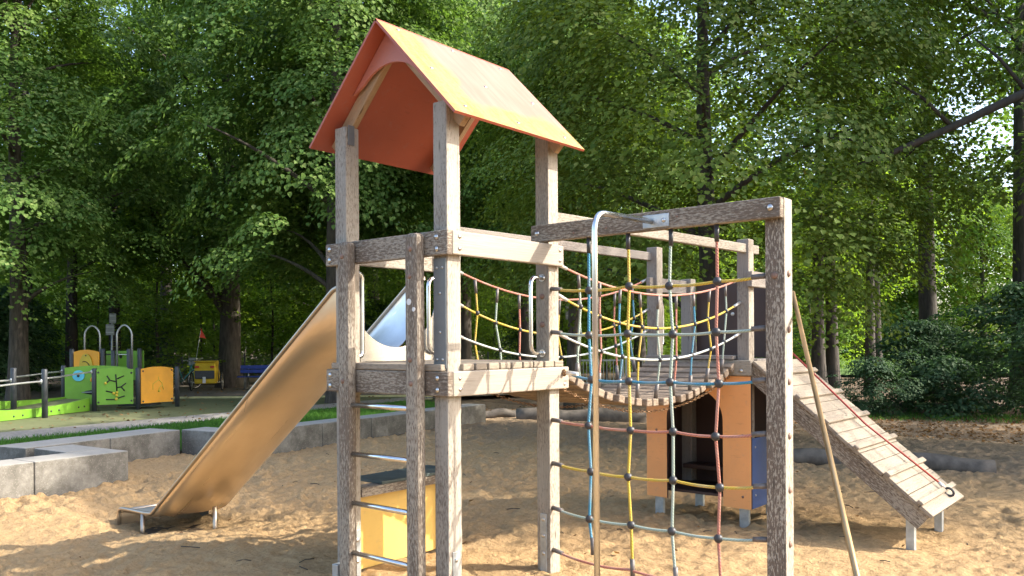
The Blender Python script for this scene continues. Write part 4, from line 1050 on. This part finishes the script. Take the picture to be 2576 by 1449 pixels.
# ------------------------------------------------------------------ leaves, trees, shrubs
def leaves_np(P, Nn, D, Sz, rng, simple=False):
    n = len(P); Nn = Nn / np.linalg.norm(Nn, axis=1, keepdims=True)
    D = D - Nn * (D * Nn).sum(1, keepdims=True); D /= np.linalg.norm(D, axis=1, keepdims=True) + 1e-9
    B_ = np.cross(Nn, D); S_ = Sz[:, None]
    if simple: tmpl = [(0, 0, 0), (.45, .45, .06), (0, 1, 0), (-.45, .45, .06)]
    else: tmpl = [(0, 0.02, 0), (.40, .10, .07), (.46, .48, .09), (0, 1.05, -.06), (-.46, .48, .09), (-.40, .10, .07)]
    k = len(tmpl)
    V = np.stack([P + B_ * (S_ * x) + D * (S_ * y) + Nn * (S_ * z) for x, y, z in tmpl], 1).reshape(-1, 3)
    return V, np.arange(n * k).reshape(n, k)


def crown_arrays(seed, R, zb, zt, K, n, leaf, wide=.35, rc_=(.5, 1.0), shell=.5, simple=False, tilt=.55, lob=.22):
    rng = np.random.RandomState(seed)
    t = rng.rand(K) ** .85; z = zb + (zt - zb) * t; q = rng.rand(K) * 2 * np.pi
    pr = np.sqrt(np.clip(1 - np.where(t > wide, (t - wide) / (1.02 - wide), (wide - t) / (wide + .22)) ** 2, .04, 1))
    ph = rng.rand(4) * 6.28
    r = R * pr * (1 + lob * np.sin(3 * q + ph[0] + 4 * t) + lob * .8 * np.sin(5 * q + ph[1] - 9 * t)) * (shell + (1 - shell) * np.sqrt(rng.rand(K)))
    C = np.stack([r * np.cos(q), r * np.sin(q), z - .12 * r], 1)
    out = np.stack([np.cos(q), np.sin(q), 0 * q], 1)
    pn = np.stack([0 * q, 0 * q, 1 + 0 * q], 1) + out * tilt * (0.4 + .6 * rng.rand(K))[:, None] + rng.randn(K, 3) * .16
    pn /= np.linalg.norm(pn, axis=1, keepdims=True)
    rad = rc_[0] + (rc_[1] - rc_[0]) * rng.rand(K)
    e1 = np.cross(pn, np.array([0.3, .2, 1.0])); e1 /= np.linalg.norm(e1, axis=1, keepdims=True); e2 = np.cross(pn, e1)
    idx = np.repeat(np.arange(K), n); m = len(idx)
    a = rng.rand(m) * 2 * np.pi; rr = np.sqrt(rng.rand(m)); rr = rr * rad[idx]
    x1 = e1[idx] * np.cos(a)[:, None] + e2[idx] * np.sin(a)[:, None]
    P = C[idx] + x1 * rr[:, None] + pn[idx] * (rng.randn(m) * .055 * rad[idx])[:, None]
    P[:, 2] -= .42 * (rr / rad[idx]) ** 2 * rad[idx]
    Nn = pn[idx] + x1 * .35 + rng.randn(m, 3) * .24
    D = x1 * .7 + out[idx] * .5 + np.array([0, 0, -.55]) + rng.randn(m, 3) * .45
    Sz = leaf * (.65 + .6 * rng.rand(m))
    V, F = leaves_np(P, Nn, D, Sz, rng, simple)
    return V, F, C


def trunk_mb(seed, h, r, C, limbs=10, lean=.25, fork=None, zmin=None):
    rng = random.Random(seed); m = MB(); px, py = rng.uniform(-1, 1) * lean, rng.uniform(-1, 1) * lean
    f = lambda t: Vector((px * t * t + .05 * math.sin(t * 7 + seed), py * t * t + .05 * math.cos(t * 6 + seed), h * t))
    ts = [0, .02, .06] + [.12 + .88 * i / 9 for i in range(10)]
    P = [f(t) for t in ts]; P[0].z = -.15
    m.tube(P, [r * 1.45, r * 1.2, r * 1.04] + [r * (1.0 - .82 * (t ** 1.1)) for t in ts[3:]], 14)
    pick = sorted(range(len(C)), key=lambda i: rng.random())[:limbs * 3]
    k = 0
    for i in pick:
        c = Vector(C[i]); c = Vector((c.x * .92, c.y * .92, c.z))
        z0 = max((zmin if zmin is not None else h * .22), min(h * .82, c.z - .45 * math.hypot(c.x, c.y))); t = z0 / h
        a = f(t); mid = a.lerp(c, .5) + Vector((rng.uniform(-.2, .2), rng.uniform(-.2, .2), .12 * (c - a).length))
        rr = r * .5 * (1 - .6 * t) * rng.uniform(.6, 1); pts = []
        for s in np.linspace(0, 1, 7): pts.append(a * (1 - s) ** 2 + mid * 2 * s * (1 - s) + c * s * s)
        m.tube(pts, [rr * (1 - .85 * s) for s in np.linspace(0, 1, 7)], 7); k += 1
        if k >= limbs: break
    return m


PROTO = {}
def proto(key, mat, barkm, seed, R, zb, zt, K, n, leaf, tr, limbs=10, **kw):
    V, F, C = crown_arrays(seed, R, zb, zt, K, n, leaf, **kw)
    cr = np_obj('crown', V, F, mat); tm = trunk_mb(seed, zt * .93, tr, C, limbs, zmin=max(.3, zb * .75)).build('trunk', barkm)
    PROTO[key] = (tm, cr, [0])


def tree(key, X, Y, rz, sc, label, cat='tree', group=None, name=None, szz=1.0):
    tm, cr, used = PROTO[key]
    t = thing(name or ('tree' if cat == 'tree' else 'shrub'), label, cat, cw(X, Y, -.13), rz, group); t.scale = (sc, sc, sc * szz)
    for o in (tm, cr):
        c = o if not used[0] else o.copy()
        if used[0]: COL.objects.link(c)
        c.parent = t
    used[0] = 1
    return t


LK = dict(rc_=(.55, 1.2), tilt=.85)
proto('lin1', 'leafA', 'bark', 11, 3.6, 4.4, 13.0, 420, 190, .098, .24, 16, **LK)
proto('lin2', 'leafA', 'bark', 12, 4.2, 3.7, 14.0, 470, 190, .098, .27, 16, wide=.3, **LK)
proto('lin3', 'leafA', 'bark', 13, 5.0, 5.2, 15.0, 480, 180, .115, .40, 16, wide=.3, lob=.28, **LK)
proto('oli1', 'leafB', 'bark2', 14, 4.1, 2.9, 11.0, 560, 220, .068, .22, 18, wide=.36, lob=.2, **LK)
proto('oli2', 'leafB', 'bark2', 15, 3.6, 2.8, 12.0, 500, 120, .10, .22, 12, wide=.35, **LK)
proto('mid1', 'leafC', 'bark2', 16, 3.6, 5.0, 15.0, 190, 90, .14, .26, 9, simple=True, wide=.4, shell=.35)
proto('mid2', 'leafA', 'bark2', 17, 4.0, 6.0, 16.0, 200, 90, .15, .30, 9, simple=True, wide=.45, shell=.35)
proto('far1', 'leafC', 'bark2', 18, 4.8, 0.8, 15.0, 420, 60, .24, .28, 7, simple=True, wide=.35, rc_=(.8, 1.5), tilt=.7)
proto('far2', 'leafA', 'bark2', 19, 5.2, 2.0, 18.0, 440, 60, .25, .32, 7, simple=True, wide=.4, rc_=(.8, 1.5), tilt=.7)
proto('und1', 'leafC', 'bark2', 20, 2.3, 0.9, 6.5, 150, 75, .12, .06, 8, simple=True, wide=.4, shell=.2, rc_=(.45, .9), tilt=.3)
proto('und2', 'leafD', 'bark2', 21, 2.0, 0.3, 4.6, 230, 60, .12, .05, 8, simple=True, wide=.35, shell=.2, rc_=(.4, .8))
proto('shr1', 'leafD', 'bark2', 22, 1.5, 0.15, 2.7, 130, 65, .09, .03, 12, wide=.5, shell=.12, rc_=(.25, .6), lob=.45)
proto('shr2', 'leafD', 'bark2', 23, 1.3, 0.1, 1.7, 95, 70, .08, .025, 9, wide=.4, shell=.25, rc_=(.25, .5))
proto('hol1', 'leafD', 'bark2', 24, 2.0, 0.2, 3.6, 210, 70, .095, .05, 10, wide=.45, shell=.15, rc_=(.3, .75), tilt=.3, lob=.42)

# lindens along the edge of the playground
tree('lin2', -14.0, 23.6, 0.4, 1.0, 'broad leafy linden at the far left above the hand rails')
l3 = tree('lin3', -10.65, 31.6, 2.6, 1.05, 'big linden with thick forked trunk behind the trailer')
P = [Vector(cw(X, Y, z)) - l3.location for X, Y, z in ((-10.65, 31.6, 2.6), (-11.1, 31.5, 3.3), (-11.9, 31.3, 4.3), (-12.9, 31.0, 5.7), (-13.5, 30.8, 7.2))]
MB().tube([Matrix.Rotation(-2.6, 3, 'Z') @ p / 1.05 for p in P], [.22, .20, .16, .14, .09], 10).build('limb', 'bark', l3)
tree('lin2', -4.75, 22.6, 3.6, 0.98, 'low hanging linden right behind the top of the slide', szz=1.14)
tree('lin1', -5.45, 27.5, 1.9, 1.0, 'sunlit linden behind the hanging one at the slide', szz=1.15)
tree('lin1', -1.6, 27.5, 5.1, 1.05, 'linden seen behind the red tower roof')
tree('oli1', 3.15, 13.2, 0.8, 0.9, 'big dark linden overhanging the rope net')
tree('lin1', 1.6, 21.5, 0.2, 0.85, 'linden between the tower roof and the net beam')
# limb reaching in from a tree outside the picture, and trees that shade the sand from the right
lt = tree('oli2', 12.4, 12.4, 4.0, 1.1, 'linden at the right edge with a long dark limb reaching left')
P = [Vector(cw(X, Y, z)) - lt.location for X, Y, z in ((12.4, 12.4, 4.6), (10.9, 11.9, 5.1), (9.2, 11.2, 5.0), (7.9, 10.8, 4.93), (6.5, 10.5, 4.68), (5.5, 10.4, 4.22), (4.7, 10.4, 3.88), (4.3, 10.4, 3.75))]
P = [Matrix.Rotation(-4.0, 3, 'Z') @ p / 1.1 for p in P]
MB().tube(P, [.14, .11, .085, .066, .054, .044, .032, .015], 10).build('limb', 'bark3', lt)
for k, (dx, dy, dz) in ((3, (.3, .5, .9)), (4, (-.5, .2, .7)), (4, (.3, -.4, .6)), (5, (-.7, -.1, .5)), (5, (-.4, .4, -.3)), (6, (-.6, .2, .25))):
    d_ = Matrix.Rotation(TH - 4.0, 3, 'Z') @ Vector((dx, dy, dz)); MB().tube([P[k], P[k] + d_ * .5 + Vector((0, 0, .06)), P[k] + d_], [.028, .018, .008], 6).build('twig', 'bark3', lt)
tree('oli1', 11.6, 9.9, 1.3, 0.76, 'linden outside the right edge shading the ramp', szz=1.7)
tree('mid1', 17.5, 40, 1.3, .9, 'slender tree before the bright lawn at the right')
# trunks that stand out on the right
tree('mid1', 11.6, 31.5, 0.3, 1.0, 'dark twin trunk tree to the right of the net post')
tree('mid1', 12.15, 31.8, 2.3, 0.95, 'dark trunk leaning against its twin right of the net post')
tree('mid2', 12.9, 30.0, 1.0, 0.62, 'thin dark trunk tree between the twin trunk and the thick trunk', szz=1.4)
tree('mid2', 12.1, 24.2, 2.0, 0.95, 'thick dark trunk tree rising from the shrubs at the right')
tree('mid2', 13.4, 22.0, 4.4, 0.9, 'grey trunk tree at the right border of the picture')
tree('mid1', .45, 33.0, 3.0, 1.15, 'dark straight trunk seen behind the rope bridge')
tree('mid1', 5.6, 36.5, 1.2, 1.05, 'dark trunk tree seen above the hut')
# trunks that stand out on the left
tree('mid1', -16.3, 31.0, 0.9, 0.9, 'thin dark trunk left of the two steel arches')
tree('mid2', -14.9, 31.4, 2.5, 0.8, 'slender grey trunk beside the sign behind the panels')
tree('mid2', -19.3, 33.0, 5.5, 1.05, 'dark thick trunk at the far left edge')
tree('und1', -13.2, 31.0, 1.1, 1.1, 'thin forked sapling between the sign and the big trunk', name='sapling')
# the dim forest
rs = random.Random(5)
G1 = 'forest trees behind the fence'
for X, Y, k in ((-27, 36, 'mid2'), (-17, 41, 'mid2'), (-6.5, 39, 'mid2'), (3.2, 43, 'mid2'), (9.5, 44, 'mid1')):
    tree(k, X, Y, rs.random() * 6, rs.uniform(.95, 1.15), 'tall slender forest tree standing in the wood behind the fences', group=G1)
G2 = 'far forest trees'
for i in range(30):
    X = -52 + i * 3.9 + rs.uniform(-1, 1); Y = 56 + rs.uniform(-6, 12)
    if X > 14: Y += 24
    if X > 38: continue
    tree('far1' if rs.random() < .55 else 'far2', X, Y, rs.random() * 6, rs.uniform(.85, 1.2), 'bushy tree far back in the wood closing off the view', group=G2)
for i in range(16):
    X = -75 + i * 11 + rs.uniform(-2, 2); Y = 84 + rs.uniform(-4, 14)
    if X > 52: continue
    tree('far2', X, Y, rs.random() * 6, rs.uniform(1.0, 1.25), 'bushy tree far back in the wood closing off the view', group=G2)
G3 = 'young undergrowth trees'
for X, Y in ((-21, 34.5), (-17.6, 35.5), (-13.4, 36), (-10.6, 37), (-7.4, 35.8), (-4.6, 36.5), (-2.3, 35.6), (2.2, 36.6), (4.2, 37.5), (6.6, 39), (-15, 42), (-8.6, 44), (-1, 46), (5, 48), (-19, 45), (-24.5, 31)):
    tree('und1', X, Y, rs.random() * 6, rs.uniform(.8, 1.25), 'young leafy tree in the undergrowth behind the fences', 'young tree', G3, 'young_tree')
G4 = 'dark undergrowth shrubs'
for X, Y in ((-23.5, 33.2), (-20.6, 32.6), (-6, 36.2), (1, 38), (-16, 37.5)):
    tree('und2', X, Y, rs.random() * 6, rs.uniform(.6, .85), 'dark shrub in the undergrowth behind the fences', 'shrub', G4, 'undergrowth_shrub')
for X, Y, k in ((18.5, 52, .6), (23, 78, 1.0), (33, 82, 1.0), (44, 78, 1.1), (50, 84, 1.1), (39, 88, 1.2)):
    tree('far1', X, Y, rs.random() * 6, k, 'sunlit bushy tree round the bright lawn far behind the ramp', group='trees round the far lawn')
for i in range(15):
    tree('far1', -46 + i * 4.1 + rs.uniform(-1, 1), 50 + rs.uniform(-2, 3), rs.random() * 6, rs.uniform(.42, .55), 'low bushy tree far back between the trunks at the left', group='low trees far back')
# hedge of shrubs at the right
tree('hol1', 10.2, 20.9, 1.9, .62, 'tall dark shrub at the middle of the right hand hedge', 'shrub')
tree('hol1', 12.9, 20.6, 3.1, .88, 'tallest dark shrub before the grey trunk at the right border', 'shrub')
tree('und2', 11.4, 22.6, 1.2, .5, 'bluish shrub under the thick dark trunk', 'shrub', name='shrub')
tree('shr1', 8.3, 19.2, .9, .5, 'low shrub in front of the mesh fence beside the ramp', 'shrub')
tree('shr2', 9.9, 19.0, 2.2, .8, 'low sprawling shrub before the middle of the mesh fence', 'shrub')
tree('shr1', 11.9, 17.9, 4.2, .95, 'green shrub at the right border in front of the mesh fence', 'shrub')
tree('shr1', -16.6, 26.0, 1.0, 1.2, 'dark holly like shrub at the left border behind the rails', 'shrub')
tree('hol1', -18.4, 29.4, 1.0, 1.1, 'large dark shrub at the far left in front of the wire fence', 'shrub')
tree('shr2', 18.2, 55, 1.0, 2.2, 'sunlit shrub on the bright lawn far behind the ramp', 'shrub')

# ------------------------------------------------------------------ grass and fallen leaves
rng = np.random.RandomState(4)
def scatter(poly, n):
    P = np.array([c2(*p) for p in poly]); lo, hi = P.min(0), P.max(0); pts = lo + (hi - lo) * rng.rand(n * 3, 2)
    ins = np.zeros(len(pts), bool); j = len(P) - 1
    for i in range(len(P)):
        a, b = P[i], P[j]; c = ((a[1] > pts[:, 1]) != (b[1] > pts[:, 1])) & (pts[:, 0] < (b[0] - a[0]) * (pts[:, 1] - a[1]) / (b[1] - a[1] + 1e-9) + a[0]); ins ^= c; j = i
    return pts[ins][:n]


def grass(name, poly, n, hgt, z):
    p = scatter(poly, n); m = len(p); a = rng.rand(m) * 6.28; h = hgt * (.5 + .8 * rng.rand(m)); lx = rng.randn(m, 2) * .35
    b = np.stack([p[:, 0], p[:, 1], np.full(m, z)], 1); wv = np.stack([np.cos(a), np.sin(a), 0 * a], 1) * .006
    tip = b + np.stack([lx[:, 0] * h, lx[:, 1] * h, h], 1); midp = b + (tip - b) * .55 + np.stack([0 * h, 0 * h, h * .1], 1)
    V = np.stack([b - wv, b + wv, midp + wv * .8, tip, midp - wv * .8], 1).reshape(-1, 3)
    o = np_obj(name, V, np.arange(m * 5).reshape(m, 5), 'blade'); o['kind'] = 'stuff'; o['label'] = 'short green grass growing between the gravel path and the concrete wall' if z > -.03 else 'sparse grass under the shrubs at the right'; o['category'] = 'grass'


grass('grass', [(-11.6, 6.8), (-7.6, 8.7), (-6.4, 10.6), (-5.2, 12.6), (-3.9, 12.8), (-3.0, 14.3), (-1.6, 17), (-1.6, 21), (-2.6, 23), (-5.95, 17.8), (-8.4, 13.75)], 42000, .085, -.02)
grass('sparse_grass', [(7.2, 18.0), (12.5, 15.9), (13.5, 18.2), (8, 19.6)], 2500, .08, -.13)
def litter(name, poly, n, z, label, sz=.06):
    p = scatter(poly, n); m = len(p)
    V, F = leaves_np(np.stack([p[:, 0], p[:, 1], np.full(m, z)], 1), np.array([0, 0, 1.0]) + rng.randn(m, 3) * .3, np.stack([rng.randn(m), rng.randn(m), 0 * p[:, 0]], 1), sz * (.5 + .7 * rng.rand(m)), rng, False)
    o = np_obj(name, V, F, 'dry'); o['kind'] = 'stuff'; o['label'] = label; o['category'] = 'fallen leaves'


litter('fallen_leaves', [(4, 12.5), (12, 10.5), (14, 17.8), (5.5, 18.6)], 6000, -.11, 'brown fallen leaves on the soil behind the ramp')
litter('fallen_leaves', [(-3, 15.5), (4, 14), (5, 21), (-2.6, 23)], 900, -.10, 'brown fallen leaves on the soil behind the tower')
litter('fallen_leaves', [(-15, 24.2), (-12, 14), (-7.2, 16.4), (-2.6, 24.4), (-2, 31), (-14, 31)], 700, .012, 'pale fallen leaves on the green surface and dark path', .075)
p = scatter([(-3.5, 6), (3.4, 5.2), (5, 9.5), (-3, 12)], 70); m_ = len(p)
V, F = leaves_np(np.stack([p[:, 0], p[:, 1], sand_z(p[:, 0], p[:, 1]) + .012], 1), np.array([0, 0, 1.0]) + rng.randn(m_, 3) * .4, rng.randn(m_, 3), .05 * (.4 + .6 * rng.rand(m_)), rng)
o = np_obj('fallen_leaves', V, F, 'dry'); tag(o, 'a few small dry leaves lying on the sand', 'fallen leaves', kind='stuff')
tp = scatter([(-5.5, 8), (-3, 5.6), (3.2, 5.2), (5.5, 10), (2, 13), (-3, 12.5)], 60); mb = MB(); r9 = random.Random(8)
for x_, y_ in tp:
    z_ = float(sand_z(np.array([x_]), np.array([y_]))[0]) + .008; a_ = r9.uniform(0, 6.28); l_ = r9.uniform(.02, .09)
    mb.tube([(x_, y_, z_), (x_ + l_ * math.cos(a_), y_ + l_ * math.sin(a_), z_ + .006), (x_ + 1.9 * l_ * math.cos(a_ + .2), y_ + 1.9 * l_ * math.sin(a_ + .2), z_)], r9.uniform(.002, .0045), 5)
tag(mb.build('twigs', 'bark2'), 'small broken twigs scattered over the sand', 'twigs', kind='stuff')
